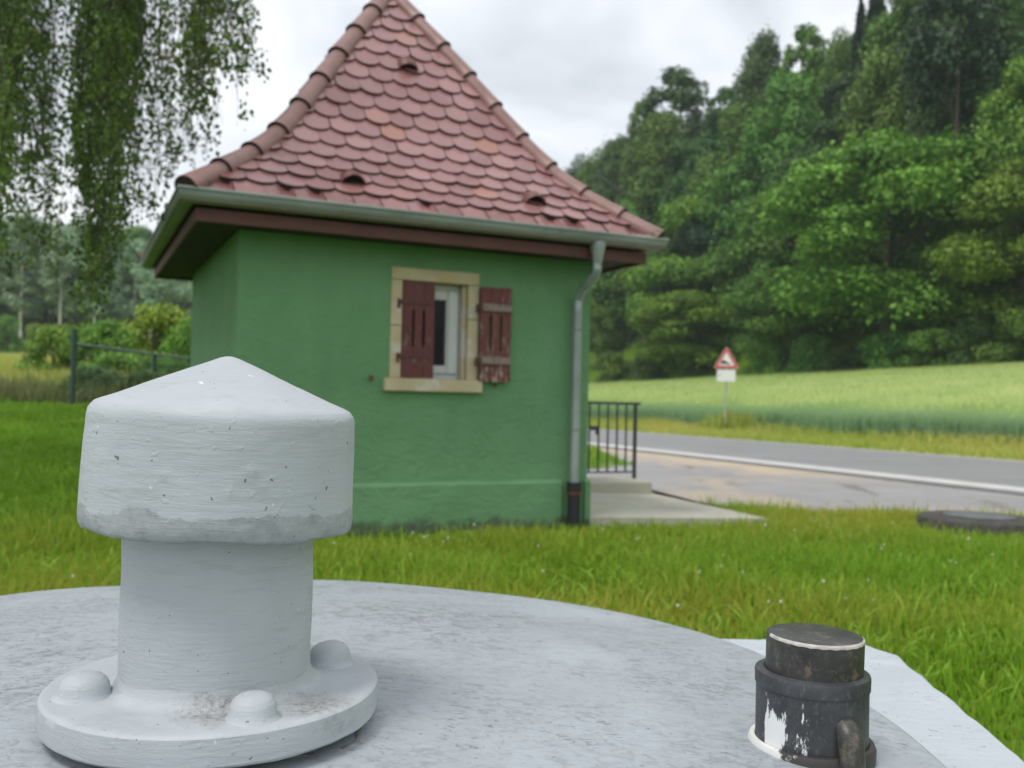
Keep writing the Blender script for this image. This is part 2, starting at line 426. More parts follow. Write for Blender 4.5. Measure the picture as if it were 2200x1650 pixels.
c = k.mix(k.ramp(k.noise(130, 3, .7), [(.4, 0.), (.8, .3)]), c, (.42, .4, .38))
k.color(c); k.set(roughness=.6); k.bump(k.noise(120, 3), .3, .004); M['apron'] = k.m
k = NT('sand')
c = k.ramp(k.noise(1.6, 6, .65), [(.3, (.42, .31, .20)), (.7, (.58, .47, .34))])
k.color(c); k.set(roughness=.85); k.bump(k.noise(60, 4), .4, .006); M['sand'] = k.m
M['line'] = simple('road_line', (.56, .55, .53), .6, 0, .12, 3)
k = NT('concrete')
c = k.ramp(k.noise(2.2, 6, .65), [(.3, (.37, .355, .285)), (.7, (.50, .48, .40))])
c = k.mix(k.ramp(k.noise(1.1, 5, .7), [(.55, 0.), (.7, .5)]), c, (.25, .26, .18))
k.color(c); k.set(roughness=.85); k.bump(k.noise(50, 5, .7), .3, .005); M['concrete'] = k.m
k = NT('old_concrete')
c = k.ramp(k.noise(9, 6, .7), [(.3, (.032, .029, .024)), (.7, (.085, .08, .07))])
k.color(c); k.set(roughness=.85); k.bump(k.noise(50, 5, .7), .4, .006); M['old_concrete'] = k.m
M['lid_iron'] = simple('lid_iron', (.14, .145, .15), .6, .2, .3, 12)
k = NT('wheat_canopy')
c = k.ramp(k.noise(.35, 5, .6), [(.3, (.26, .36, .085)), (.7, (.35, .42, .12))])
k.color(c); k.set(roughness=.9); M['canopy'] = k.m
k = NT('dry_verge')
c = k.ramp(k.noise(.8, 6, .7, k.mapped((1, .4, 1), (0, 0, .4))), [(.32, (.22, .32, .035)), (.68, (.46, .42, .12))])
k.color(c); k.set(roughness=.9); M['verge'] = k.m
k = NT('far_meadow')
c = k.ramp(k.noise(.06, 5, .6), [(.3, (.33, .38, .12)), (.7, (.46, .46, .19))])
x, y, z = k.sep()
k.color(c); k.set(roughness=.9); M['meadow'] = k.m

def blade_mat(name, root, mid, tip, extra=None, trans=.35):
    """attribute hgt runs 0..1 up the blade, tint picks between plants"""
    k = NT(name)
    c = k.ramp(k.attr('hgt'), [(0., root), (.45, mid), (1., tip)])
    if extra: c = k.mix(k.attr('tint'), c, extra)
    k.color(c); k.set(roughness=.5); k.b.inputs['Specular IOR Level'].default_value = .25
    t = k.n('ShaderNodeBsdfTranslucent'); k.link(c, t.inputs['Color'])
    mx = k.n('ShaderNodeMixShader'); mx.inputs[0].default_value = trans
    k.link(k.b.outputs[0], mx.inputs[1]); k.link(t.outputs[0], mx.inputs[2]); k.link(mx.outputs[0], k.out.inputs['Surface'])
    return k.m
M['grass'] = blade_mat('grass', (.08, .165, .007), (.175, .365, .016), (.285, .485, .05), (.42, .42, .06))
M['clover_turf'] = blade_mat('clover_turf', (.06, .14, .008), (.14, .29, .012), (.24, .41, .035), (.34, .38, .04))
M['wheat'] = blade_mat('wheat', (.25, .39, .17), (.30, .48, .29), (.37, .54, .27), (.39, .50, .14), .45)
M['weed'] = blade_mat('weed', (.035, .055, .018), (.075, .105, .03), (.15, .19, .065), (.27, .29, .12))
M['dry'] = blade_mat('dry', (.18, .27, .03), (.28, .40, .05), (.40, .48, .10), (.60, .52, .17))

L_LIGHT = leaf_mat('leaf_light', (.075, .165, .020), (.26, .46, .060))
L_MID = leaf_mat('leaf_mid', (.052, .125, .024), (.195, .36, .058))
L_DARK = leaf_mat('leaf_dark', (.036, .088, .026), (.120, .225, .058))
L_YEL = leaf_mat('leaf_yellow', (.11, .20, .016), (.36, .47, .05))
L_BLUE = leaf_mat('leaf_blue', (.026, .066, .036), (.075, .145, .070))
L_BIRCH = leaf_mat('leaf_birch', (.045, .085, .016), (.17, .25, .05), .5)
M['bark'] = simple('bark', (.095, .075, .06), .9, 0, .35, 12, .5, 30)
k = NT('birch_bark')
c = k.mix(k.ramp(k.noise(5, 5, .7, k.mapped((1, 1, 4))), [(.55, 0.), (.6, 1.)]), (.62, .60, .56), (.05, .045, .04))
k.color(c); k.set(roughness=.7); M['birch_bark'] = k.m
M['twig'] = simple('twig', (.04, .03, .02), .8)
M['red'] = simple('sign_red', (.60, .055, .06), .4, 0, .1, 4)
M['white'] = simple('sign_white', (.80, .81, .80), .4, 0, .04, 4)
M['black'] = simple('sign_black', (.012, .012, .013), .45)
M['galv'] = simple('post_galv', (.40, .42, .40), .5, .3, .2, 6)
M['smudge'] = simple('plate_smudge', (.50, .52, .53), .5)
M['petal'] = simple('clover_white', (.60, .62, .52), .7, 0, .1, 90)

# ================================================================== SETTING
def grid_axis(lo, hi, breaks):
    a = [lo]
    while a[-1] < hi:
        v = a[-1]; st = next(s for lim, s in breaks if abs(v) < lim)
        a.append(v + st)
    return np.array(a)
def ground():
    xs = grid_axis(-160, 160, [(10, .4), (30, 1.2), (70, 2.5), (1e9, 8)])
    ys = grid_axis(-40, 260, [(20, .4), (50, 1.2), (120, 2.5), (1e9, 8)])
    X, Y = np.meshgrid(xs, ys); Z = terrain(X, Y)
    near = (np.hypot(X, Y) < 30)
    Z = Z + .02 * np.sin(X * .9 + 1.3 * np.sin(Y * .5)) * np.sin(Y * .7 + .4) * (ndist(X, Y) < 5) * near
    V = np.stack([X, Y, Z], -1).reshape(-1, 3); w = len(xs); h = len(ys)
    i = (np.arange(h - 1)[:, None] * w + np.arange(w - 1)[None]).ravel()
    me = np_mesh('ground', V, np.stack([i, i + 1, i + w + 1, i + w], 1), smooth=True)
    tag(obj('ground', me, M['ground']), kind='structure')
    # outer plain to the horizon
    bm = bmesh.new(); c = [bm.verts.new(p) for p in ((-1500, -1500, -.6), (1500, -1500, -.6), (1500, 2500, -.6), (-1500, 2500, -.6))]
    bm.faces.new(c); tag(from_bm('land', bm, M['ground']), kind='structure')
ground()
RD = Vector((-.395, .919)); RN = Vector((.919, .395))         # along and across the road
def rp(n, t): p = RN * n + RD * t; return (p.x, p.y)
def road_strip(name, n0, n1, mat, off, t0=-30, t1=70, ragged=0):
    ts = np.arange(t0, t1 + .1, 1.0); ns = np.linspace(n0, n1, max(2, int((n1 - n0) / .8) + 2))
    V = []
    for t in ts:
        for j, n in enumerate(ns):
            nn = n
            if ragged and j in (0, len(ns) - 1): nn = n + ragged * math.sin(t * 1.7 + math.sin(t * .6) * 2)
            x, y = rp(nn, t); V.append((x, y, tz(x, y) + off))
    w = len(ns)
    Fc = [(a * w + b, a * w + b + 1, (a + 1) * w + b + 1, (a + 1) * w + b) for a in range(len(ts) - 1) for b in range(w - 1)]
    return tag(obj(name, np_mesh(name, V, Fc, smooth=True), mat), kind='structure')
road_strip('road', 9.88, 16.3, M['asphalt'], .030)
road_strip('road_marking', 10.12, 10.70, M['line'], .038)
road_strip('road_marking', 15.75, 15.95, M['line'], .038)
road_strip('verge', 16.2, 20.8, M['verge'], .022, ragged=.12)
lawn_edge = [(1.60, 10.2), (1.86, 9.77), (2.68, 9.93), (3.36, 9.63), (4.17, 9.3), (4.84, 8.84), (6.2, 7.6), (8.0, 5.2), (10.4, 2.2)]
apron_poly = lawn_edge + [(11.2, -.2), (11.0, .9)] + [rp(10.0, t) for t in (-3, 0, 5, 8)] + [rp(10.0, 13.5), rp(10.0, 17.5), rp(10.0, 21), (1.72, 20.6), (1.8, 17.8), (2.05, 15.6), (1.5, 14.9), (.6, 14.5), (.6, 12.2)]
sheet('asphalt_apron', apron_poly, M['apron'], .018)
# pale hay meadow behind the fence, rising to the far wood
def meadow():
    ys = np.concatenate([np.arange(22, 60, 1.), np.arange(60, 112, 2.)]); us = np.linspace(-1.15, -.24, 64)
    V = [(u * y, y, tz(u * y, y) + .06 + .25 * (y > 24) * math.sin(0)) for y in ys for u in us]
    w = len(us)
    Fc = [(a * w + b, a * w + b + 1, (a + 1) * w + b + 1, (a + 1) * w + b) for a in range(len(ys) - 1) for b in range(w - 1)]
    tag(obj('meadow', np_mesh('meadow', V, Fc, smooth=True), M['meadow']), kind='structure')
meadow()

# ------------------------------------------------------------------ blades (grass, wheat, weeds)
def blades(name, mat, P, h, w, lean=.35, tint=None, seg=3, stuff=True, dirs=None):
    n = len(P); P = np.asarray(P); h = np.broadcast_to(h, n); w = np.broadcast_to(w, n)
    a = rng.uniform(0, 2 * np.pi, n) if dirs is None else dirs
    fa = rng.uniform(0, 2 * np.pi, n)
    ln = np.abs(rng.normal(0, lean, n))
    side = np.stack([np.cos(fa), np.sin(fa), np.zeros(n)], 1)
    ld = np.stack([np.cos(a), np.sin(a), np.zeros(n)], 1)
    rows = []; hg = []
    for i in range(seg):
        t = i / seg
        c = P + np.array([0, 0, 1.]) * (h * t)[:, None] * (1 - .25 * (ln * t)[:, None]) + ld * (h * ln * t * t)[:, None]
        ww = (w * (1 - t * .75) * .5)[:, None]
        rows += [c - side * ww, c + side * ww]; hg += [t, t]
    tip = P + np.array([0, 0, 1.]) * (h * (1 - .25 * ln))[:, None] + ld * (h * ln)[:, None]
    rows.append(tip); hg.append(1.)
    k = len(rows); V = np.stack(rows, 1).reshape(-1, 3)
    b = (np.arange(n) * k)[:, None]
    T = []
    for i in range(seg - 1):
        o = 2 * i; T += [b + np.array([o, o + 1, o + 3]), b + np.array([o, o + 3, o + 2])]
    o = 2 * (seg - 1); T.append(b + np.array([o, o + 1, o + 2]))
    Fc = np.concatenate(T, 0)
    tv = np.repeat(tint if tint is not None else rng.uniform(0, 1, n), k)
    me = np_mesh(name, V, Fc, tv)
    at = me.attributes.new('hgt', 'FLOAT', 'POINT'); at.data.foreach_set('value', np.tile(np.array(hg, np.float32), n))
    o = obj(name, me, mat)
    if stuff: tag(o, kind='stuff')
    return o
def vnoise(x, y, s, seed=0):
    r = np.random.default_rng(seed); out = 0
    for _ in range(7):
        a = r.uniform(0, 6.28); f = s * r.uniform(.5, 1.8)
        out = out + np.sin((x * np.cos(a) + y * np.sin(a)) * f + r.uniform(0, 6.28))
    return out / 7 + .0
HX, HY, HT = -2.0587, 6.978, .4369
HW = 3.014; HD = 3.014
cu, su = math.cos(HT), math.sin(HT)
def house_uv(x, y): return ((x - HX) * cu + (y - HY) * su, -(x - HX) * su + (y - HY) * cu)
def h2w(u, v): return (HX + u * cu - v * su, HY + u * su + v * cu)
def in_poly(x, y, poly):
    c = np.zeros(x.shape, bool); n = len(poly)
    for i in range(n):
        x0, y0 = poly[i]; x1, y1 = poly[(i + 1) % n]
        if y0 == y1: continue
        c ^= ((y0 > y) != (y1 > y)) & (x < (x1 - x0) * (y - y0) / (y1 - y0) + x0)
    return c
path_poly = [h2w(HW + .02, -.03), (2.32, 8.42), (1.62, 10.50), (1.60, 11.2), h2w(HW + .02, HD)]
wedge_poly = [(1.66, 20.5), (1.85, 17.5), (2.1, 15.5), (1.5, 14.7), (.6, 14.6), (.3, 18)]
def scatter(n, x0, x1, y0, y1):
    x = rng.uniform(x0, x1, n); y = rng.uniform(y0, y1, n)
    u, v = house_uv(x, y)
    ok = ~((u > -.03) & (u < HW + .03) & (v > -.04) & (v < HD + .03))
    ok &= ~((x > -1.55) & (x < .88) & (y > -.2) & (y < 2.24)) & (np.hypot(x + .5, y - 1.42) > 1.15)
    ok &= ~in_poly(x, y, path_poly) & ~in_poly(x, y, apron_poly)
    ok &= (ndist(x, y) < 9.6)
    ok &= np.hypot(x - 4.17, y - 8.35) > .5
    return x[ok], y[ok]
def keep_view(x, y, m=.32):
    return (x / np.maximum(y, .1) > -.5456 - m) & (x / np.maximum(y, .1) < .5456 + m)
def lawn():
    X = []; Y = []
    for n, b in ((350000, (-6.6, 6.6, 4.0, 9.8)), (34000, (-4, 5, 1.6, 4.0)), (120000, (-11, -3.5, 7, 13)), (90000, (-15, -2, 13, 19)), (14000, (.2, 2.2, 14.4, 19.5)), (20000, (-6, 6, -1, 2.5))):
        x, y = scatter(n, *b)
        if b[2] > 3: k_ = keep_view(x, y); x, y = x[k_], y[k_]
        X.append(x); Y.append(y)
    x = np.concatenate(X); y = np.concatenate(Y); n = len(x)
    far = np.clip((y - 9) / 9, 0, 1)
    cl = vnoise(x, y, 5, 3); cl2 = vnoise(x, y, 1.3, 5)
    mown = sstep(6.0, 7.5, y) * sstep(-3.0, -4.2, x)
    h = (.03 + .022 * rng.gamma(2., 1., n)) * (1 + .8 * np.clip(cl, -.6, .9)) * (1 - .3 * mown)
    tall = rng.uniform(0, 1, n) < .02 * (1 - mown); h[tall] *= 1.8
    u, v = house_uv(x, y); wl = np.clip((-v) / .7, 0, 1); wl = np.where((u > -.5) & (u < HW + 1.6) & (v < .1), .25 + .75 * wl, 1.)
    h = np.clip(h, .025, .24) * wl
    w = (.0065 + .006 * rng.uniform(0, 1, n)) * (1 + 1.4 * far)
    w[tall] *= 1.3
    tint = np.clip(.26 + .85 * cl2 + rng.normal(0, .22, n) + .4 * np.exp(-((y - 4.9) / .5) ** 2), 0, 1)
    tint *= 1 - .75 * mown
    dk = (y > 6.6 + .5 * np.sin(x * 1.3)) & (x < -2.6) & (vnoise(x, y, 1.1, 21) + .5 * vnoise(x, y, 3.7, 22) + rng.normal(0, .12, n) > -.05)
    tint[dk] = np.clip(tint[dk] - .2, 0, 1)
    P = np.stack([x, y, terrain(x, y) - .005], 1)
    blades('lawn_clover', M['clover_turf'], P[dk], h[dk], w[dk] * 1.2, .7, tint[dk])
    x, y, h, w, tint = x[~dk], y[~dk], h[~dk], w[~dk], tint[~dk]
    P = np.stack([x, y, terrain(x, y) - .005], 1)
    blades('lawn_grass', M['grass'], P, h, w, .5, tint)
    # broad leaves (dandelion, plantain) lying low between the blades
    x, y = scatter(15000, -6, 6.4, 3.6, 9.5); n = len(x)
    P = np.stack([x, y, terrain(x, y)], 1)
    blades('lawn_herbs', M['grass'], P, rng.uniform(.05, .13, n), rng.uniform(.015, .032, n), .9, rng.uniform(0, .35, n))
lawn()

# ------------------------------------------------------------------ wheat field
def wheat():
    ns = np.linspace(20.9, 46, 62); ts = np.linspace(-20, 160, 210)
    N, T = np.meshgrid(ns, ts)
    X = RN.x * N + RD.x * T; Y = RN.y * N + RD.y * T
    Z = terrain(X, Y) + .60 + .05 * vnoise(X, Y, 1.2, 4)
    Z[:, 0] = terrain(X[:, 0], Y[:, 0])
    V = np.stack([X, Y, Z], -1).reshape(-1, 3); w = len(ns)
    i = (np.arange(len(ts) - 1)[:, None] * w + np.arange(w - 1)[None]).ravel()
    me = np_mesh('wheat', V, np.stack([i, i + 1, i + w + 1, i + w], 1), smooth=True)
    tag(obj('wheat_canopy', me, M['canopy']), kind='stuff')
    P = []
    n = 90000
    nn = 20.5 + rng.gamma(1.2, 1.0, n); tt = rng.uniform(-15, 80, n)
    n2 = 70000
    nn = np.concatenate([nn, rng.uniform(20.8, 46, n2)]); tt = np.concatenate([tt, rng.uniform(-15, 105, n2)])
    nn += .35 * np.sin(tt * .8) * np.exp(-np.clip(nn - 20.5, 0, 9))
    x = RN.x * nn + RD.x * tt; y = RN.y * nn + RD.y * tt
    ok = (x / y < .75) & (x / y > -.03) & (y > 5); x, y, nn = x[ok], y[ok], nn[ok]; n = len(x)
    P = np.stack([x, y, terrain(x, y)], 1)
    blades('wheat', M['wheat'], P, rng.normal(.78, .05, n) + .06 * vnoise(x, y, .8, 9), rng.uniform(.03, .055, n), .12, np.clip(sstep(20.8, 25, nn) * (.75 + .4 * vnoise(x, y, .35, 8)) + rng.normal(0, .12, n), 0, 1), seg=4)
    n = 60000
    nn = rng.uniform(16.4, 20.8, n); tt = rng.uniform(-15, 75, n); x = RN.x * nn + RD.x * tt; y = RN.y * nn + RD.y * tt
    ok = (x / y < .75) & (x / y > -.03) & (y > 5); x, y, nn = x[ok], y[ok], nn[ok]; n = len(x)
    P = np.stack([x, y, terrain(x, y)], 1)
    hh = rng.uniform(.06, .22, n) * (1 + 1.2 * sstep(18.6, 20.6, nn))
    blades('verge_grass', M['dry'], P, hh, rng.uniform(.02, .05, n), .5, np.clip(.4 + .7 * vnoise(x, y, .5, 2) + rng.normal(0, .2, n), 0, 1))
    # taller weeds round the foot of the sign
    n = 500; x = rng.normal(7.75, .4, n); y = rng.normal(32.6, .4, n)
    blades('verge_weeds', M['dry'], np.stack([x, y, terrain(x, y)], 1), rng.uniform(.3, .85, n), rng.uniform(.03, .07, n), .3, rng.uniform(0, .4, n))
wheat()
def left_weeds():
    n = 8000
    x = rng.uniform(-17, -7.0, n); y = rng.uniform(16.9, 20.5, n) + .2 * x * 0
    P = np.stack([x, y, terrain(x, y)], 1)
    h = rng.uniform(.15, .6, n) * (1 + .5 * vnoise(x, y, 2.2, 6))
    blades('meadow_weeds', M['weed'], P, np.clip(h, .1, .95), rng.uniform(.015, .04, n), .35, np.clip(.35 + .9 * vnoise(x, y, 1.3, 12) + rng.normal(0, .2, n), 0, 1))
    n = 40000
    y = rng.uniform(20, 60, n); x = y * rng.uniform(-.95, -.34, n)
    blades('meadow_grass', M['dry'], np.stack([x, y, terrain(x, y)], 1), rng.uniform(.3, .7, n), rng.uniform(.03, .07, n), .3, rng.uniform(0, .7, n))
left_weeds()

# ================================================================== PUMP HOUSE
house = empty('pump_house', (HX, HY, 0), HT, 'small green rendered pump house with a steep tiled pyramid roof', 'building')
WU1, WU2, WZ1, WZ2 = 1.188, 1.948, 1.262, 2.152       # outer edge of the stone window surround
WTOP = 2.33
def walls():
    bm = bmesh.new()
    us = list(np.linspace(0, WU1, 4)) + list(np.linspace(WU1, WU2, 3))[1:] + list(np.linspace(WU2, HW, 4))[1:]
    zs = [-.3, .2, .41, .8, WZ1, WZ1 + .45, WZ2, WTOP]
    vv = {}
    def vt(u, z):
        kk = (round(u, 4), round(z, 4))
        if kk not in vv: vv[kk] = bm.verts.new((u, 0, z))
        return vv[kk]
    for a, b in zip(us, us[1:]):
        for c, d in zip(zs, zs[1:]):
            if a >= WU1 - 1e-6 and b <= WU2 + 1e-6 and c >= WZ1 - 1e-6 and d <= WZ2 + 1e-6: continue
            bm.faces.new((vt(a, c), vt(b, c), vt(b, d), vt(a, d)))
    def q(*p): bm.faces.new([bm.verts.new(x) for x in p])
    q((0, HD, -.3), (0, 0, -.3), (0, 0, WTOP), (0, HD, WTOP))
    q((HW, 0, -.3), (HW, HD, -.3), (HW, HD, WTOP), (HW, 0, WTOP))
    q((HW, HD, -.3), (0, HD, -.3), (0, HD, WTOP), (HW, HD, WTOP))
    # wall thickness seen through the window
    t = .30
    for a, b in (((WU1, WZ1), (WU2, WZ1)), ((WU2, WZ1), (WU2, WZ2)), ((WU2, WZ2), (WU1, WZ2)), ((WU1, WZ2), (WU1, WZ1))):
        q((a[0], 0, a[1]), (b[0], 0, b[1]), (b[0], t, b[1]), (a[0], t, a[1]))
    bmesh.ops.remove_doubles(bm, verts=bm.verts[:], dist=.0005)
    me = bpy.data.meshes.new('wall'); bm.to_mesh(me); bm.free()
    obj('wall', me, M['render'], house)
    bm = bmesh.new()
    for a, b in ((-.028, 2.755), (2.985, HW + .028)):
        poly = [(-.03, -.25), (-.03, .40), (.0, .425), (.1, .425), (.1, -.25)]
        n = 1 if b - a < .3 else 10
        rows = []
        for i in range(n + 1):
            u = a + (b - a) * i / n
            rows.append([bm.verts.new((u, y + (random.uniform(-.003, .003) if z > 0 else 0), z + (random.uniform(-.004, .004) if z > 0 else 0))) for y, z in poly])
        for r0, r1 in zip(rows, rows[1:]):
            for i in range(len(poly)):
                j = (i + 1) % len(poly); bm.faces.new((r0[i], r0[j], r1[j], r1[i]))
        bm.faces.new(rows[0]); bm.faces.new(rows[-1])
    add_box(bm, -.03, .0, .1, HD + .03, -.25, .42); add_box(bm, HW, HW + .03, .1, HD + .03, -.25, .42)
    from_bm('plinth', bm, M['render'], house)
    # dark room behind the window
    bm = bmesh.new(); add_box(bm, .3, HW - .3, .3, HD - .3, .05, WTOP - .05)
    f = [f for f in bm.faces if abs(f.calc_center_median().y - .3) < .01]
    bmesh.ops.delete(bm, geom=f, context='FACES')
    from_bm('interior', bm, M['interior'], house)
walls()
def window():
    bm = bmesh.new()
    lt, jw = .102, .094
    add_box(bm, WU1, WU2, -.016, .18, WZ2 - lt, WZ2, .006)                       # lintel
    for a, b in ((WU1, WU1 + jw), (WU2 - jw, WU2)):
        zc = WZ1 + .42 if a == WU1 else WZ1 + .50
        add_box(bm, a, b, -.013, .18, WZ1, zc - .002, .005)
        add_box(bm, a, b, -.0145, .18, zc + .002, WZ2 - lt - .003, .005)
    s = from_bm('window_surround', bm, M['sandstone'], house)
    box_obj('sill', (WU1 - .05, WU2 + .032, -.055, .18, WZ1 - .106, WZ1 - .002), M['sandstone'], s, .008)
    # white timber casement set back in the reveal
    a, b, c, d = WU1 + jw, WU2 - jw, WZ1, WZ2 - lt
    bm = bmesh.new()
    add_box(bm, a + .002, b - .002, .115, .16, c + .002, c + .045, .003)
    add_box(bm, a + .002, b - .002, .115, .16, d - .05, d - .002, .003)
    add_box(bm, a + .002, a + .05, .1152, .16, c + .046, d - .051, .003)
    add_box(bm, b - .045, b - .002, .1152, .16, c + .046, d - .051, .003)
    add_box(bm, b - .135, b - .047, .095, .15, c + .047, d - .052, .006)         # wide closing stile
    add_box(bm, b - .152, b - .137, .101, .15, c + .047, d - .052, .003)
    add_box(bm, a + .052, b - .153, .101, .15, c + .047, c + .115, .004)
    add_box(bm, a + .052, b - .153, .101, .15, d - .13, d - .052, .004)
    w = from_bm('window', bm, M['sash'], house)
    box_obj('pane', (a + .052, b - .153, .122, .127, c + .116, d - .131), M['glass'], w, 0)
    # timber stop bead at the right reveal
    box_obj('reveal_bead', (b - .03, b - .003, .04, .09, c + .003, d - .003), M['sandstone'], s, .003)
    # shutters: three boards with slots between, ledges on the back
    def shutter(u0, u1, v0, v1, z0, z1, mat, ledges):
        bm = bmesh.new(); W = u1 - u0; bw = W / 3
        sl0, sl1 = z0 + (z1 - z0) * .33, z0 + (z1 - z0) * .70
        for i in range(3):
            x0, x1 = u0 + bw * i, u0 + bw * (i + 1)
            g0 = .012 if i > 0 else 0; g1 = .012 if i < 2 else 0
            dz = random.uniform(-.003, .003); dv = i * .0012
            poly = [(x0 + (.0015 if i else 0), z0 + dz), (x1 - (.0015 if i < 2 else 0), z0 + dz)]
            if g1: poly += [(x1 - .0015, sl0), (x1 - g1, sl0), (x1 - g1, sl1), (x1 - .0015, sl1)]
            poly += [(x1 - (.0015 if i < 2 else 0), z1 + dz), (x0 + (.0015 if i else 0), z1 + dz)]
            if g0: poly += [(x0 + .0015, sl1), (x0 + g0, sl1), (x0 + g0, sl0), (x0 + .0015, sl0)]
            fa = [bm.verts.new((x, v0 + dv, z)) for x, z in poly]; fb = [bm.verts.new((x, v1, z)) for x, z in poly]
            n = len(poly); bm.faces.new(fa); bm.faces.new(fb[::-1])
            for q in range(n): bm.faces.new((fa[q], fb[q], fb[(q + 1) % n], fa[(q + 1) % n]))
        sh = from_bm('shutter', bm, mat, house)
        for zz in ledges:
            bm = bmesh.new(); add_box(bm, u0 + .012, u1 - .006, v0 - .022, v0 + .001, zz - .032, zz + .032, .006)
            from_bm('ledge', bm, M['ledge_wood'], sh)
        for zz in (z0 + (z1 - z0) * .22, z0 + (z1 - z0) * .78):
            bm = bmesh.new()
            add_box(bm, u0 - .032, u0 + (.02 if ledges else W * .92), v0 - .006, v0 - .0005, zz - .017, zz + .017, .002)
            tube(bm, [(u0 - .036, v0 - .004, zz - .05), (u0 - .036, v0 - .004, zz + .022)], .011, 10)
            from_bm('hinge', bm, M['hinge'], sh)
        return sh
    s1 = shutter(WU1 + jw + .003, WU1 + jw + .272, -.022, .004, WZ1 + .006, WZ2 - lt - .006, M['shutter'], [])
    s1['label'] = 'closed shutter covering the left half of the window'
    s2 = shutter(WU2 - .004, WU2 + .276, -.062, -.036, WZ1 - .008, WZ2 - lt - .012, M['shutter_old'], [WZ1 + .165, WZ1 + .605])
    s2['label'] = 'open peeling shutter folded back against the wall'
    bm = bmesh.new(); tube(bm, [(WU2 + .15, -.01, WZ1 - .035), (WU2 + .15, -.06, WZ1 - .035), (WU2 + .15, -.07, WZ1 - .012)], .008, 8)
    from_bm('shutter_catch', bm, M['rust'], house)
    bm = bmesh.new(); tube(bm, [(1.033, .01, 1.255), (1.033, -.04, 1.252)], .011, 8); add_box(bm, 1.018, 1.046, -.052, -.036, 1.23, 1.275, .004)
    from_bm('shutter_catch', bm, M['rust'], house)
window()

# ---- roof
E = .43                                                # horizontal overhang of the tiles
APU, APV = HW / 2 + .07, HD / 2
PROF = [(0, 2.468), (.07, 2.528), (.33, 2.735), (.57, 2.945), (.77, 3.17), (.97, 3.46), (1.22, 3.86), (1.47, 4.26), (1.72, 4.63), (1.95, 4.98)]
pd = np.array([p[0] for p in PROF]); pz = np.array([p[1] for p in PROF])
fine_d = np.linspace(0, 1.95, 400)
def smooth_profile():
    zz = np.interp(fine_d, pd, pz); kern = np.ones(41) / 41
    pad = np.concatenate([zz[0] - (zz[20] - zz[0]) / 20 * np.arange(20, 0, -1), zz, zz[-1] + (zz[-1] - zz[-21]) / 20 * np.arange(1, 21)])
    return np.convolve(pad, kern, 'valid')
fine_z = smooth_profile()
arc = np.concatenate([[0], np.cumsum(np.hypot(np.diff(fine_d), np.diff(fine_z)))]); ARC = arc[-1]
def prof_s(s):
    d = np.interp(s, arc, fine_d); return d, np.interp(d, fine_d, fine_z)
DMAX = 1.95
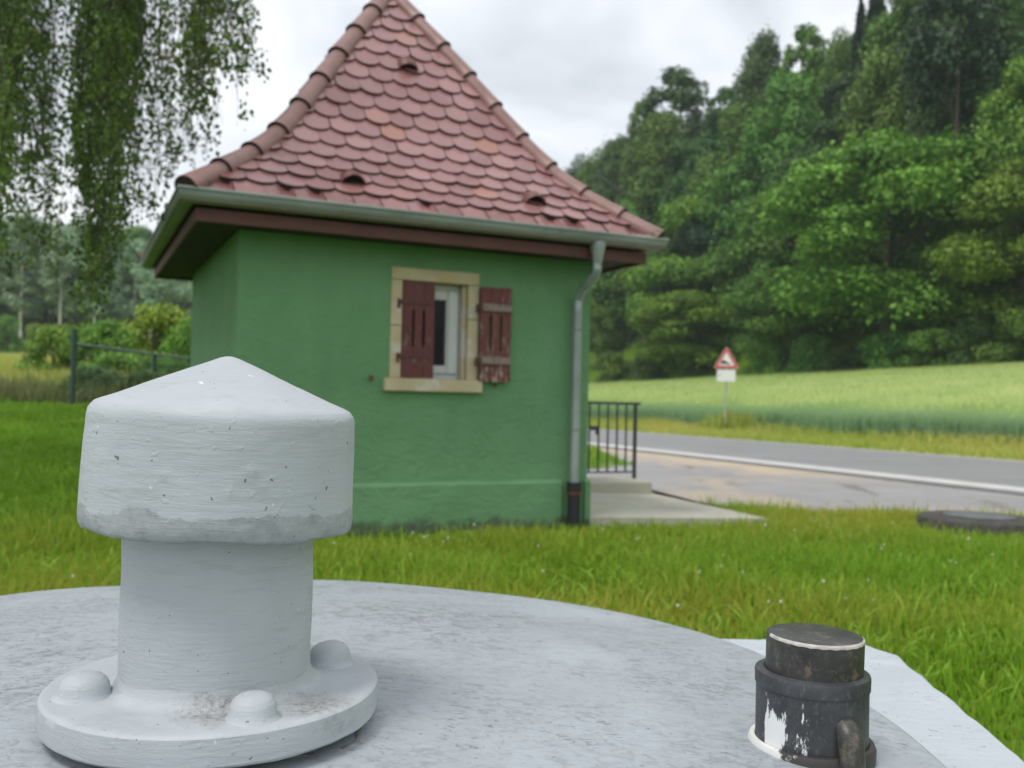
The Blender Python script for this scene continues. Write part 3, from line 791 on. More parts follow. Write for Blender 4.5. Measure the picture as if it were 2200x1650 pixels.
def roof():
    # four faces; each maps (c along the eave, d inwards) to the house frame
    W2 = HW / 2 + E
    corners = [(-E, -E), (HW + E, -E), (HW + E, HD + E), (-E, HD + E)]
    V = []; Fc = []; T = []
    under = bmesh.new()
    rows = 17; g = ARC / (rows + .2); tw = .216
    for side in range(4):
        a = np.array(corners[side]); b = np.array(corners[(side + 1) % 4]); ap = np.array([APU, APV])
        L = np.linalg.norm(b - a); e = (b - a) / L; nin = np.array([-e[1], e[0]])
        ca = (ap - a) @ e; dap = (ap - a) @ nin                # apex in face coordinates
        def pt(c, d, z): p = a + e * c + nin * (d * dap / DMAX); return (p[0], p[1], z)
        # boarding under the tiles
        ds = np.linspace(0, DMAX, 26); prev = None
        for d in ds:
            z = float(np.interp(d, fine_d, fine_z)) - .035
            t = d / DMAX; cur = [under.verts.new(pt(ca * t, d, z)), under.verts.new(pt(L - (L - ca) * t, d, z))]
            if prev: under.faces.new((prev[0], prev[1], cur[1], cur[0]))
            prev = cur
        for r in range(-1, rows):
            s0 = r * g - .02 if r > 0 else -.055; s1 = max(r, 0) * g - .02 + g * 1.75
            n = int(L / tw) + 3; off = (r % 2) * .5
            for i in range(-1, n):
                c0 = (i + off) * tw + random.uniform(-.004, .004) + (L % tw) / 2
                cc = c0 + tw / 2
                dmid = float(np.interp(s0 + g * .5, arc, fine_d)); t = dmid / DMAX
                lo, hi = ca * t - .02, L - (L - ca) * t + .02
                if cc < lo - tw * .45 or cc > hi + tw * .45: continue
                tnt = min(1, max(0, random.gauss(.45, .22)))
                if random.random() < .008: tnt = .93
                hw = tw / 2 - .0025; base = len(V); lift = .024 + random.uniform(-.002, .003)
                K = 9; sag = .092 if r >= 0 else .004
                if r < 0: lift = .006
                outline = []
                for q in range(K + 1):
                    xx = -1 + 2 * q / K
                    outline.append((cc + xx * hw, s0 + sag * (1 - math.sqrt(max(0, 1 - .86 * xx * xx))) ))
                outline.append((cc + hw, (s0 + s1) / 2)); outline.append((cc + hw, s1)); outline.append((cc - hw, s1)); outline.append((cc - hw, (s0 + s1) / 2))
                m = len(outline); tilt = random.uniform(-.004, .004)
                for top in (1, 0):
                    for c, s in outline:
                        d, z = prof_s(max(0, min(s, ARC)))
                        if s < 0: d += s * .6; z += s * .75
                        tt = d / DMAX; lo2, hi2 = ca * tt - .01, L - (L - ca) * tt + .01
                        c2 = min(max(c, lo2), hi2)
                        fr = (s - s0) / (s1 - s0)
                        off_n = lift * (1.3 - fr * 1.4) + (.040 if top else 0) - (.036 if r < 0 else 0) + tilt * (c - cc) / hw
                        d2, z2 = prof_s(max(0, min(s + .01, ARC))); d1, z1 = prof_s(max(0, min(s + .0, ARC) - .01))
                        dn = np.array([d2 - d1, z2 - z1]); dn /= np.linalg.norm(dn) + 1e-9
                        V.append(pt(c2, d - dn[1] * off_n, z + dn[0] * off_n)); T.append(tnt)
                Fc.append([base + q for q in range(m)])
                for q in range(m):
                    q2 = (q + 1) % m; Fc.append([base + q, base + m + q, base + m + q2, base + q2])
    me = bpy.data.meshes.new('roof')
    me.from_pydata(V, [], Fc); me.update()
    at = me.attributes.new('tint', 'FLOAT', 'POINT'); at.data.foreach_set('value', np.array(T, np.float32))
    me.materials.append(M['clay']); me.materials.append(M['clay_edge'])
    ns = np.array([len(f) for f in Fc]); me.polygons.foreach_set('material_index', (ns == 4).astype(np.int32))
    rf = obj('roof', me, None, house)
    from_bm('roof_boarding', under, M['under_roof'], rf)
    # hip tiles: overlapping tapered half barrels with a collar at the upper end
    for side in range(4):
        a = np.array(corners[side]); ap = np.array([APU, APV]); bm = bmesh.new()
        S = []
        for d in np.linspace(.015, DMAX, 200):
            t = d / DMAX; p = a + (ap - a) * t; z = float(np.interp(max(d, 0), fine_d, fine_z)) + (d * .5 if d < 0 else 0)
            S.append((p[0], p[1], z))
        S = np.array(S); al = np.concatenate([[0], np.cumsum(np.linalg.norm(np.diff(S, axis=0), axis=1))])
        n = 9; Lt = al[-1] / n
        outdir = np.array([a[0] - ap[0], a[1] - ap[1], 0]); outdir /= np.linalg.norm(outdir)
        for i in range(n):
            st = [0, .03, .25, .5, .75, .97, 1.10]
            rr = [.094, .094, .091, .087, .084, .081, .078]
            if i: st = [-.03, -.012, .03] + st[2:]; rr = [.100, .103, .096] + rr[2:]
            prev = None
            for f, rad in zip(st, rr):
                s = min(max((i + f) * Lt, 0), al[-1])
                c = np.array([np.interp(s, al, S[:, q]) for q in range(3)])
                s2 = min(s + .05, al[-1]); s1 = max(s2 - .1, 0)
                tg = np.array([np.interp(s2, al, S[:, q]) - np.interp(s1, al, S[:, q]) for q in range(3)]); tg /= np.linalg.norm(tg)
                sd = np.cross(tg, [0, 0, 1.]); sd /= np.linalg.norm(sd); nm = np.cross(sd, tg)
                if nm[2] < 0: nm = -nm
                c = c + nm * (.030 + .006 * (1 - f))
                ring = []
                for q in range(15):
                    th = math.pi * (-.2 + 1.4 * q / 14)
                    p = c + sd * math.cos(th) * rad + nm * (math.sin(th) * rad * .92)
                    ring.append(bm.verts.new(p))
                if prev:
                    for q in range(14): bm.faces.new((prev[q], prev[q + 1], ring[q + 1], ring[q])).material_index = 1 if (i and f == -.012) else 0
                elif i == 0: bm.faces.new(ring).material_index = 1
                else:
                    inner = [bm.verts.new(Vector(c) + (v.co - Vector(c)) * .84) for v in ring]
                    for q in range(14): bm.faces.new((ring[q], ring[q + 1], inner[q + 1], inner[q])).material_index = 1
                prev = ring
            bm.faces.new(prev[::-1])
        ho = from_bm('hip_tile_row', bm, M['hip_clay'], rf, smooth=True, autosmooth=40); ho.data.materials.append(M['clay_edge'])
    # finial cap where the hips meet
    bm = bmesh.new(); lathe(bm, [(.13, -.12), (.12, -.02), (.09, .05), (.05, .085), (0, .095)], 20)
    from_bm('ridge_cap', bm, M['hip_clay'], rf, smooth=True, loc=(APU, APV, 4.98))
    # vent tiles: small hooded half-round openings (front face)
    for u, v, z in VENTS:
        d = v + E; zz = float(np.interp(d, fine_d, fine_z)); z2 = float(np.interp(d + .05, fine_d, fine_z)); sl = math.atan2(z2 - zz, .05)
        Mx = Matrix.Translation((u, v, zz)) @ Matrix.Rotation(sl, 4, 'X')
        bm = bmesh.new(); prev = None
        for yy, rr, hh in ((-.070, .104, .122), (-.058, .110, .128), (.03, .100, .108), (.09, .080, .07), (.15, .05, .02)):
            ring = [bm.verts.new(Mx @ Vector((math.cos(math.pi * q / 12) * rr, yy, .018 + math.sin(math.pi * q / 12) * hh))) for q in range(13)]
            if prev:
                for q in range(12): bm.faces.new((prev[q], prev[q + 1], ring[q + 1], ring[q]))
            prev = ring
        bmesh.ops.solidify(bm, geom=bm.faces[:], thickness=.012)
        vt = from_bm('vent_tile', bm, M['vent_clay'], rf, smooth=True, autosmooth=40)
        bm = bmesh.new()
        r = [bm.verts.new(Mx @ Vector((math.cos(math.pi * q / 12) * .095, -.050, .010 + math.sin(math.pi * q / 12) * .112))) for q in range(13)]
        f = bm.faces.new(r); bmesh.ops.solidify(bm, geom=[f], thickness=.006)
        from_bm('vent_shade_plate', bm, M['black'], vt)  # solid black plate painting the darkness inside the hood
        bm = bmesh.new()
        prev = None
        for q in range(13):
            xx = -.115 + .23 * q / 12; ed = -.065 - .065 * math.sqrt(max(0, 1 - (xx / .116) ** 2))
            cur = [bm.verts.new(Mx @ Vector((xx, ed, .040))), bm.verts.new(Mx @ Vector((xx, .02, .036))), bm.verts.new(Mx @ Vector((xx, ed, .012)))]
            if prev: bm.faces.new((prev[0], cur[0], cur[1], prev[1])); bm.faces.new((prev[2], cur[2], cur[0], prev[0]))
            prev = cur
        from_bm('vent_lip', bm, M['vent_clay'], vt)
VENTS = [(1.564, .925, 4.08), (.804, -.115, 2.72), (2.372, -.087, 2.75)]
roof()

def eaves():
    # soffit boards, fascia
    o = .325; zb = 2.318
    bm = bmesh.new()
    for (x0, x1, y0, y1) in ((-o, HW + o, -o, 0), (-o, HW + o, HD, HD + o), (-o, 0, 0, HD), (HW, HW + o, 0, HD)):
        n = 3
        if x1 - x0 > y1 - y0:
            for i in range(n): add_box(bm, x0, x1, y0 + (y1 - y0) * i / n + .001, y0 + (y1 - y0) * (i + 1) / n - .001, zb + .012, zb + .03)
        else:
            for i in range(n): add_box(bm, x0 + (x1 - x0) * i / n + .001, x0 + (x1 - x0) * (i + 1) / n - .001, y0, y1, zb + .012, zb + .03)
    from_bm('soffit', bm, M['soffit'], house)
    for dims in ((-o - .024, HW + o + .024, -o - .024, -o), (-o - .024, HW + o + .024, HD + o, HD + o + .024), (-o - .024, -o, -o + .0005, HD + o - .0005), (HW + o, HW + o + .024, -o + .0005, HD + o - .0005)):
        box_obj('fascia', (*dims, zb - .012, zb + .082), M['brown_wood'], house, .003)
    # deck closing the roof under the tiles
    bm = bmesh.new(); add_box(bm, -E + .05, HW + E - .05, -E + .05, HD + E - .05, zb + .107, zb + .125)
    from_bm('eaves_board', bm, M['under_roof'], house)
    # half-round zinc gutter on all four eaves, mitred
    r = .072; zc = 2.486
    gi = .36
    prof = []
    for q in range(13):
        th = math.pi + math.pi * q / 12
        prof.append((math.cos(th) * r, math.sin(th) * r))
    # offsets: -r is the inner (house) side
    prof = [(-r, .012)] + prof + [(r, .016), (r + .005, .030), (r + .011, .024), (r + .010, .010), (r + .003, .006)]
    bm = bmesh.new()
    cs = [(-1, -1), (1, -1), (1, 1), (-1, 1)]
    rings = []
    for sx, sy in cs:
        ring = []
        for po, z in prof:
            oo = gi + r * .0 + po + .045
            x = -oo if sx < 0 else HW + oo; y = -oo if sy < 0 else HD + oo
            ring.append(bm.verts.new((x, y, zc + z)))
        rings.append(ring)
    for i in range(4):
        a, b = rings[i], rings[(i + 1) % 4]
        for q in range(len(prof) - 1): bm.faces.new((a[q], b[q], b[q + 1], a[q + 1]))
    g = from_bm('gutter', bm, M['gutter'], house, smooth=True, autosmooth=35)
    for sol in (g,):
        m = sol.modifiers.new('thick', 'SOLIDIFY'); m.thickness = .003; m.offset = 0
    # seam bands and brackets
    cy = -(gi + .045)
    for u in (.30, .95, 1.65, 2.3):
        bm = bmesh.new(); prev = None
        for q in range(-1, 13):
            th = math.pi + math.pi * max(q, 0) / 12; rr = r + .004
            y, z = cy - math.cos(th + math.pi) * rr * -1, math.sin(th) * rr
            y = cy - math.cos(th) * rr
            cur = [bm.verts.new((u, y, zc + z)), bm.verts.new((u + .022, y, zc + z))]
            if prev: bm.faces.new((prev[0], prev[1], cur[1], cur[0]))
            prev = cur
        from_bm('gutter_bracket', bm, M['gutter'], g, smooth=True)
    # downpipe with funnel, swan neck and iron boot
    du = 2.845; bm = bmesh.new()
    tube(bm, [(du, cy, zc - .05), (du, cy, zc - .075), (du + .003, cy + .005, zc - .19), (du + .004, cy + .01, zc - .215)], [.070, .068, .043, .040], 20)
    tube(bm, [(du + .004, cy + .01, zc - .20), (du + .006, cy + .012, zc - .275), (du + .004, cy + .04, zc - .325), (du, -.15, zc - .43), (du - .003, -.105, zc - .48), (du - .004, -.092, zc - .53), (du - .004, -.092, .385)], .0385, 20)
    tube(bm, [(du - .004, -.092, zc - .515), (du - .004, -.092, zc - .60)], .0415, 20)
    tube(bm, [(du + .0045, cy + .012, zc - .235), (du + .006, cy + .013, zc - .275)], .0412, 20)
    dp = from_bm('downpipe', bm, M['downpipe'], house, smooth=True, autosmooth=40)
    for z in (1.72, .86):
        bm = bmesh.new(); tube(bm, [(du - .004, -.092, z - .010), (du - .004, -.092, z + .010)], .0445, 20)
        add_box(bm, du - .058, du - .042, -.098, -.086, z - .011, z + .011); add_box(bm, du + .034, du + .05, -.098, -.086, z - .011, z + .011)
        tube(bm, [(du - .004, -.05, z), (du - .004, .01, z)], .007, 8)
        from_bm('pipe_clip', bm, M['zinc'], dp, smooth=True, autosmooth=40)
    bm = bmesh.new()
    tube(bm, [(du - .004, -.092, -.2), (du - .004, -.092, .33)], .056, 20); tube(bm, [(du - .004, -.092, .33), (du - .004, -.092, .41)], .066, 20)
    b = from_bm('downpipe_boot', bm, M['boot'], dp, smooth=True, autosmooth=40)
    bm = bmesh.new(); tube(bm, [(du - .004, -.092, .306), (du - .004, -.092, .328)], .062, 20)
    from_bm('boot_ring', bm, M['rust'], b, smooth=True, autosmooth=40)
eaves()

# ================================================================== PATH, LANDING, RAILING
def pathz(x, y):
    u, v = house_uv(x, y)
    return .075 + .115 * max(0, min(1, v / 2.5)) * max(0, min(1, 1.35 - (u - HW) / 1.2)) + .02
def path():
    bm = bmesh.new()
    top = []
    pts = []
    poly = path_poly
    for i in range(len(poly)):
        a, b = poly[i], poly[(i + 1) % len(poly)]
        n = max(1, int(math.hypot(a[0] - b[0], a[1] - b[1]) / .12))
        for q in range(n): pts.append((a[0] + (b[0] - a[0]) * q / n + random.uniform(-.006, .006), a[1] + (b[1] - a[1]) * q / n + random.uniform(-.008, .008)))
    t = [bm.verts.new((x, y, pathz(x, y))) for x, y in pts]; b = [bm.verts.new((x, y, -.1)) for x, y in pts]
    n = len(pts)
    for i in range(n): bm.faces.new((t[i], b[i], b[(i + 1) % n], t[(i + 1) % n]))
    f = bm.faces.new(t); bmesh.ops.triangulate(bm, faces=[f])
    es = [e for e in bm.edges if e.verts[0].co.z > 0 and e.verts[1].co.z > 0]
    bmesh.ops.subdivide_edges(bm, edges=es, cuts=2, use_grid_fill=True)
    for v in bm.verts:
        if v.co.z > -.05: v.co.z = pathz(v.co.x, v.co.y)
    bmesh.ops.triangulate(bm, faces=bm.faces[:])
    tag(from_bm('path', bm, M['concrete']), kind='structure')
path()
p0 = Vector((1.585, 10.46)); ud = Vector((cu, su)); vd = Vector((-su, cu))
rot_h = Matrix.Rotation(HT, 4, 'Z')
bm = bmesh.new(); add_box(bm, -1.0, 0, 0, .75, -.15, .235, .012)
o = from_bm('concrete_landing', bm, M['concrete'], loc=(p0.x, p0.y, 0), rot=(0, 0, HT))
tag(o, 'low worn concrete landing block carrying the foot of the dark railing', 'concrete block')
def railing():
    c = Vector((1.43, 10.83))
    rt = empty('railing', (c.x, c.y, .235), HT, 'short dark grey steel railing on the landing beside the green house', 'railing')
    L = 1.35; top = .86
    def bar(name, a, b, w):
        bm = bmesh.new(); a = Vector(a); b = Vector(b)
        if abs(a.x - b.x) > abs(a.z - b.z): add_box(bm, a.x, b.x, a.y - w, a.y + w, a.z - w * .8, a.z + w * .8, .003)
        else: add_box(bm, a.x - w, a.x + w, a.y - w, a.y + w, a.z, b.z, .003)
        return from_bm(name, bm, M['steel'], rt)
    bar('post', (0, 0, -.02), (0, 0, top - .016), .018)
    bar('post', (-L, 0, -.02), (-L, 0, top - .016), .018)
    bar('top_rail', (-L - .02, 0, top), (.06, 0, top), .02)
    bar('bottom_rail', (-L + .02, 0, .075), (-.02, 0, .075), .012)
    for i in range(1, 11): bar('baluster', (-.121 * i, 0, .085), (-.121 * i, 0, top - .017), .0095)
    bm = bmesh.new(); add_box(bm, -.58, -.50, -.02, .02, .55, .60, .003); add_box(bm, -.515, -.50, -.018, .018, .50, .55, .002)
    from_bm('latch', bm, M['steel'], rt)
railing()

# ================================================================== WARNING SIGN
def sign():
    x, y = 7.36, 32.3; z0 = tz(x, y)
    rt = empty('warning_sign', (x, y, z0), math.atan2(-x, y) * -1 * -1 + R(9), 'red bordered triangular steep descent warning sign with white plate on grey post', 'road sign')
    rt.scale = (.925, .925, .925)
    H = 3.20
    bm = bmesh.new(); tube(bm, [(0, 0, -.3), (0, 0, H - .15)], .038, 12)
    from_bm('post', bm, M['galv'], rt, smooth=True, autosmooth=40)
    def rtri(s, rad, cz):
        h = s * math.sqrt(3) / 2; P = []
        base = [(-s / 2, cz - h / 3), (s / 2, cz - h / 3), (0, cz + 2 * h / 3)]
        for i, (px, pz_) in enumerate(base):
            vx, vz = -px, cz - pz_; l = math.hypot(vx, vz); c = (px + vx / l * rad * 2, pz_ + vz / l * rad * 2)
            a0 = [R(210), R(330), R(90)][i]
            for q in range(-3, 4): P.append((c[0] + math.cos(a0 + R(20 * q)) * rad, c[1] + math.sin(a0 + R(20 * q)) * rad))
        return P
    def plate(name, P, y0, y1, mat, par):
        bm = bmesh.new(); a = [bm.verts.new((p[0], y0, p[1])) for p in P]; b = [bm.verts.new((p[0], y1, p[1])) for p in P]
        n = len(P); bm.faces.new(a); bm.faces.new(b[::-1])
        for i in range(n): bm.faces.new((a[i], b[i], b[(i + 1) % n], a[(i + 1) % n]))
        return from_bm(name, bm, mat, par)
    cz = 2.62
    t = plate('triangle_panel', rtri(.95, .045, cz), -.062, -.044, M['white'], rt)
    plate('red_border', rtri(.91, .042, cz), -.066, -.0625, M['red'], t)
    plate('white_field', rtri(.60, .012, cz - .002), -.070, -.0665, M['white'], t)
    plate('descent_symbol', [(-.235, cz - .145), (-.155, cz + .035), (-.115, cz + .045), (.215, cz - .155), (.03, cz - .115), (-.10, cz - .10)], -.074, -.0705, M['black'], t)
    w, h, c = .34, .22, 2.08
    P = []
    for sx, sz, a0 in ((-1, -1, 180), (1, -1, 270), (1, 1, 0), (-1, 1, 90)):
        for q in range(5): P.append((sx * (w - .04) + math.cos(R(a0 + 22.5 * q)) * .04, c + sz * (h - .04) + math.sin(R(a0 + 22.5 * q)) * .04))
    pl = plate('distance_plate', P, -.06, -.046, M['white'], rt)
    plate('plate_mark', [(-.27, c - .03), (-.225, c - .03), (-.225, c + .08), (-.27, c + .08)], -.064, -.0605, M['smudge'], pl)
sign()

# ================================================================== LID IN THE LAWN (right)
def lid():
    rt = empty('shaft_cover', (4.17, 8.35, tz(4.17, 8.35) - .01), 0, 'flat round dark concrete shaft cover lying in the lawn by the sandy verge', 'shaft cover')
    bm = bmesh.new(); lathe(bm, [(0, -.05), (.505, -.05), (.51, .09), (.495, .125), (.46, .142), (.31, .148), (.305, .143), (0, .143)], 56)
    for v in bm.verts: v.co += Vector((random.uniform(-1, 1), random.uniform(-1, 1), random.uniform(-1, 1))) * .002
    from_bm('cover_ring', bm, M['old_concrete'], rt, smooth=True, autosmooth=40)
    bm = bmesh.new(); lathe(bm, [(0, .1455), (.28, .1455), (.295, .152), (.0, .157)], 48)
    from_bm('cover_plate', bm, M['lid_iron'], rt, smooth=True, autosmooth=40)
lid()

# ================================================================== TANK WITH VENT AND STANDPIPE (foreground)
TC = (-.5, 1.42); TR = 1.135
def dome_z(x, y):
    r = math.hypot(x - TC[0], y - TC[1]) / TR
    return .600 + .075 * (1 - min(1, r) ** 2)
def tank():
    rt = empty('tank_cover', (TC[0], TC[1], 0), 0, 'low round tank top painted pale grey with worn brush marks, carrying the vent', 'tank cover')
    bm = bmesh.new()
    prof = [(0, .675)] + [(TR * f, .600 + .075 * (1 - f * f)) for f in (.06, .12, .2, .28, .36, .44, .52, .6, .68, .76, .84, .91, .96, .985)] + [(TR * .995, .597), (TR, .588), (TR, .40), (TR - .02, .38), (TR - .02, -.1)]
    lathe(bm, prof, 160)
    for v in bm.verts:
        x, y = v.co.x, v.co.y
        if v.co.z > .55: v.co.z += .0022 * math.sin(x * 9 + 1.2 * math.sin(y * 7)) + .0018 * math.sin(y * 13 + x * 5)
    from_bm('lid', bm, M['lid_paint'], rt, smooth=True, autosmooth=45)
    bm = bmesh.new()
    poly = [(-1.5, .22), (.72, .22), (.887, 2.125), (.842, 2.226), (.49, 2.236), (-1.5, 2.24)]
    pts = []
    for i in range(len(poly)):
        a, b = poly[i], poly[(i + 1) % len(poly)]; n = max(1, int(math.hypot(a[0] - b[0], a[1] - b[1]) / .04))
        for q in range(n): pts.append((a[0] + (b[0] - a[0]) * q / n + random.uniform(-.003, .003), a[1] + (b[1] - a[1]) * q / n + random.uniform(-.003, .003)))
    cx, cy = -.3, 1.2
    lv = []
    for sc, z in ((1., -.1), (1., .525), (.997, .541), (.99, .548)):
        lv.append([bm.verts.new((cx + (x - cx) * sc, cy + (y - cy) * sc, z + (random.uniform(-.002, .002) if z > 0 else 0))) for x, y in pts])
    n = len(pts)
    for a, b in zip(lv, lv[1:]):
        for i in range(n): bm.faces.new((a[i], a[(i + 1) % n], b[(i + 1) % n], b[i]))
    bm.faces.new(lv[-1])
    for v in bm.verts: v.co.x -= TC[0]; v.co.y -= TC[1]
    s = from_bm('base_slab', bm, M['slab_paint'], rt)
    s['label'] = 'paler squared slab edge jutting out beside the round top'
tank()
def fbm(v, s, seed=0):
    from mathutils import noise
    return noise.fractal(Vector(v) * s + Vector((seed, seed * 1.7, 0)), 1.0, 2.0, 4)
def hand_paint(bm, amp, sc, seed=0):
    bm.normal_update()
    for v in bm.verts: v.co += v.normal * fbm(v.co, sc, seed) * amp
def vent():
    x, y = -.383, 1.25; zb = dome_z(x, y) - .004
    rt = empty('vent_stack', (x, y, zb), 0, 'stubby pale grey painted vent stack with conical cap and bolted flange', 'vent')
    gap = .012; th = .041; zt = gap + th                  # flange hovers on a thin sealing bead
    Rf = .212
    bm = bmesh.new()
    prof = [(0, gap), (Rf - .02, gap), (Rf - .004, gap + .002), (Rf, gap + .006), (Rf + .001, gap + .020), (Rf, zt - .0035), (Rf - .0025, zt - .0008), (Rf - .006, zt), (.17, zt - .001), (.138, zt), (.129, zt + .003), (.1245, zt + .008), (.1222, zt + .014), (.1195, zt + .024)]
    pr = []
    for a, b in zip(prof, prof[1:]):
        n = max(1, int(math.hypot(a[0] - b[0], a[1] - b[1]) / .008))
        for q in range(n): pr.append((a[0] + (b[0] - a[0]) * q / n, a[1] + (b[1] - a[1]) * q / n))
    pr.append(prof[-1])
    lathe(bm, pr, 150); hand_paint(bm, .0014, 12, 3)
    fl = from_bm('flange', bm, M['flange_paint'], rt, smooth=True, autosmooth=38)
    # bolts: paint-clogged domed nuts
    for ang, r_, big in ((-58, .165, .86), (208, .160, .95), (36, .163, .90), (128, .163, .9)):
        bm = bmesh.new()
        lathe(bm, [(.042 * big, -.004), (.0355 * big, .001), (.0325 * big, .006), (.0315 * big, .013), (.0285 * big, .019), (.0225 * big, .0245), (.013 * big, .028), (0, .029)], 40)
        hand_paint(bm, .0015, 22, ang)
        from_bm('bolt', bm, M['stack_paint'], fl, smooth=True, loc=(math.cos(R(ang)) * r_, math.sin(R(ang)) * r_, zt))
    bm = bmesh.new(); zc = .29
    lathe(bm, [(.1212, zt + .006 + (zc - zt - .006) * i / 22) for i in range(23)], 140); hand_paint(bm, .0016, 9, 8)
    from_bm('pipe', bm, M['stack_paint'], rt, smooth=True)
    # cap
    z0 = .262 - .0                                                  # lower rim above the lid
    r0, r1 = .1735, .1695; h = .152
    prof = [(.10, .03), (.150, .014), (.163, .004), (.1690, -.002), (.172, .003), (.1732, .012)]
    prof += [(r0 + (r1 - r0) * i / 24, .012 + (h - .026) * i / 24) for i in range(1, 25)]
    prof += [(r1 - .0008, h - .008), (r1 - .0035, h - .003), (r1 - .008, h + .0025), (r1 - .014, h + .0055)]
    prof += [(r1 - .014 - (r1 - .034) * i / 24, h + .0055 + (.064 - .0075) * i / 24) for i in range(1, 25)]
    prof += [(.012, h + .0655), (.005, h + .0675), (0, h + .068)]
    bm = bmesh.new(); lathe(bm, prof, 170)
    bm.normal_update()
    for v in bm.verts:
        low = max(0, 1 - v.co.z / .045)
        n = fbm(v.co, 11, 5)
        v.co += v.normal * n * (.0014 + .0022 * low)
        if v.co.z < .035: v.co.z += fbm(v.co, 16, 9) * .003 * low
    # a few drips and pimples of paint
    for th_, zz, rad, amp in ((-95, .075, .004, .003), (-70, .06, .005, .002), (-62, .085, .006, .0025), (-58, .065, .005, .002), (188, .068, .006, .004), (-110, .05, .004, .002)):
        c = Vector((math.cos(R(th_)) * .1715, math.sin(R(th_)) * .1715, zz))
        for v in bm.verts:
            d = (v.co - c).length
            if d < rad * 2: v.co += v.normal * amp * math.exp(-(d / rad) ** 2)
    cp = from_bm('cap', bm, M['cap_paint'], rt, smooth=True, loc=(-.002, 0, z0), rot=(R(.5), R(2.3), 0))
    # dried seal bead squeezed from under the flange
    bm = bmesh.new(); prev = None; K = 120
    for i in range(K):
        a = 2 * math.pi * i / K; rr = Rf - .045 + .007 * fbm((math.cos(a), math.sin(a), 0), 2.2, 4) + .040 * math.exp(-((a - 5.95) / .30) ** 2)
        ring = []
        for q in range(7):
            t = math.pi * q / 6
            rx = rr + .014 - .028 * q / 6
            px, py = math.cos(a) * rx, math.sin(a) * rx
            ring.append(bm.verts.new((px, py, dome_z(px + x, py + y) - zb - .004 + .010 * math.sin(t) * (.7 + .5 * fbm((px, py, 0), 20, 2)))))
        if prev:
            for q in range(6): bm.faces.new((prev[q], prev[q + 1], ring[q + 1], ring[q]))
        else: first = ring
        prev = ring
    for q in range(6): bm.faces.new((prev[q], prev[q + 1], first[q + 1], first[q]))
    from_bm('sealing_bead', bm, M['rim_seal'], rt, smooth=True)
M['rim_seal'] = simple('rim_seal', (.27, .285, .29), .8, 0, .5, 25, .4, 60)
vent()
def standpipe():
    x, y = .427, 1.315; zb = dome_z(x, y) - .006
    rt = empty('standpipe', (x, y, zb), R(0), 'short black plastic capped pipe splashed with white paint on the grey tank', 'pipe')
    bm = bmesh.new()
    lathe(bm, [(.0755, .006), (.0755, .096), (.0772, .0965), (.0775, .112), (.0765, .115), (.070, .117), (.066, .1175), (.060, .114), (.060, .07)], 64)
    body = from_bm('pipe_body', bm, M['pipe_body'], rt, smooth=True, autosmooth=35)
    bm = bmesh.new(); lathe(bm, [(.0845, -.004), (.0855, .016), (.083, .022), (.0765, .0225), (.0765, .01)], 64)
    from_bm('base_ring', bm, M['ring_plastic'], rt, smooth=True, autosmooth=35)
    bm = bmesh.new(); lathe(bm, [(.0655, .08), (.0655, .1615), (.0652, .1645), (.062, .1658), (.0, .1665)], 64)
    cap = from_bm('cap', bm, M['pipe_plastic'], rt, smooth=True, autosmooth=35, rot=(R(.6), R(1.0), 0))
    bm = bmesh.new(); prev = None
    for i in range(40):
        a = R(186 + 170 * i / 39); wd = .0011 * math.sin(math.pi * i / 39) * (.6 + .5 * math.sin(i * 1.9)) + .0003
        ring = [bm.verts.new((math.cos(a) * rr, math.sin(a) * rr, zz)) for rr, zz in ((.0659, .1625 - wd), (.0658, .1645), (.0645, .1658), (.0635 - wd, .1662))]
        if prev:
            for q in range(3): bm.faces.new((prev[q], prev[q + 1], ring[q + 1], ring[q]))
        prev = ring
    from_bm('worn_edge', bm, M['rim_wear'], cap, smooth=True)
    # blunt spout moulded onto the front
    bm = bmesh.new()
    a = R(-83); d = Vector((math.cos(a), math.sin(a), 0))
    pts = [d * .056 + Vector((.014, 0, .060)), d * .070 + Vector((.014, 0, .057)), d * .080 + Vector((.016, 0, .046)), d * .085 + Vector((.016, 0, .026)), d * .086 + Vector((.016, 0, -.03))]
    tube(bm, pts, [.016, .017, .0175, .017, .0165], 24)
    bmesh.ops.subdivide_edges(bm, edges=[e for e in bm.edges], cuts=1, smooth=.6)
    from_bm('spout', bm, M['pipe_plastic'], body, smooth=True, autosmooth=60)
standpipe()

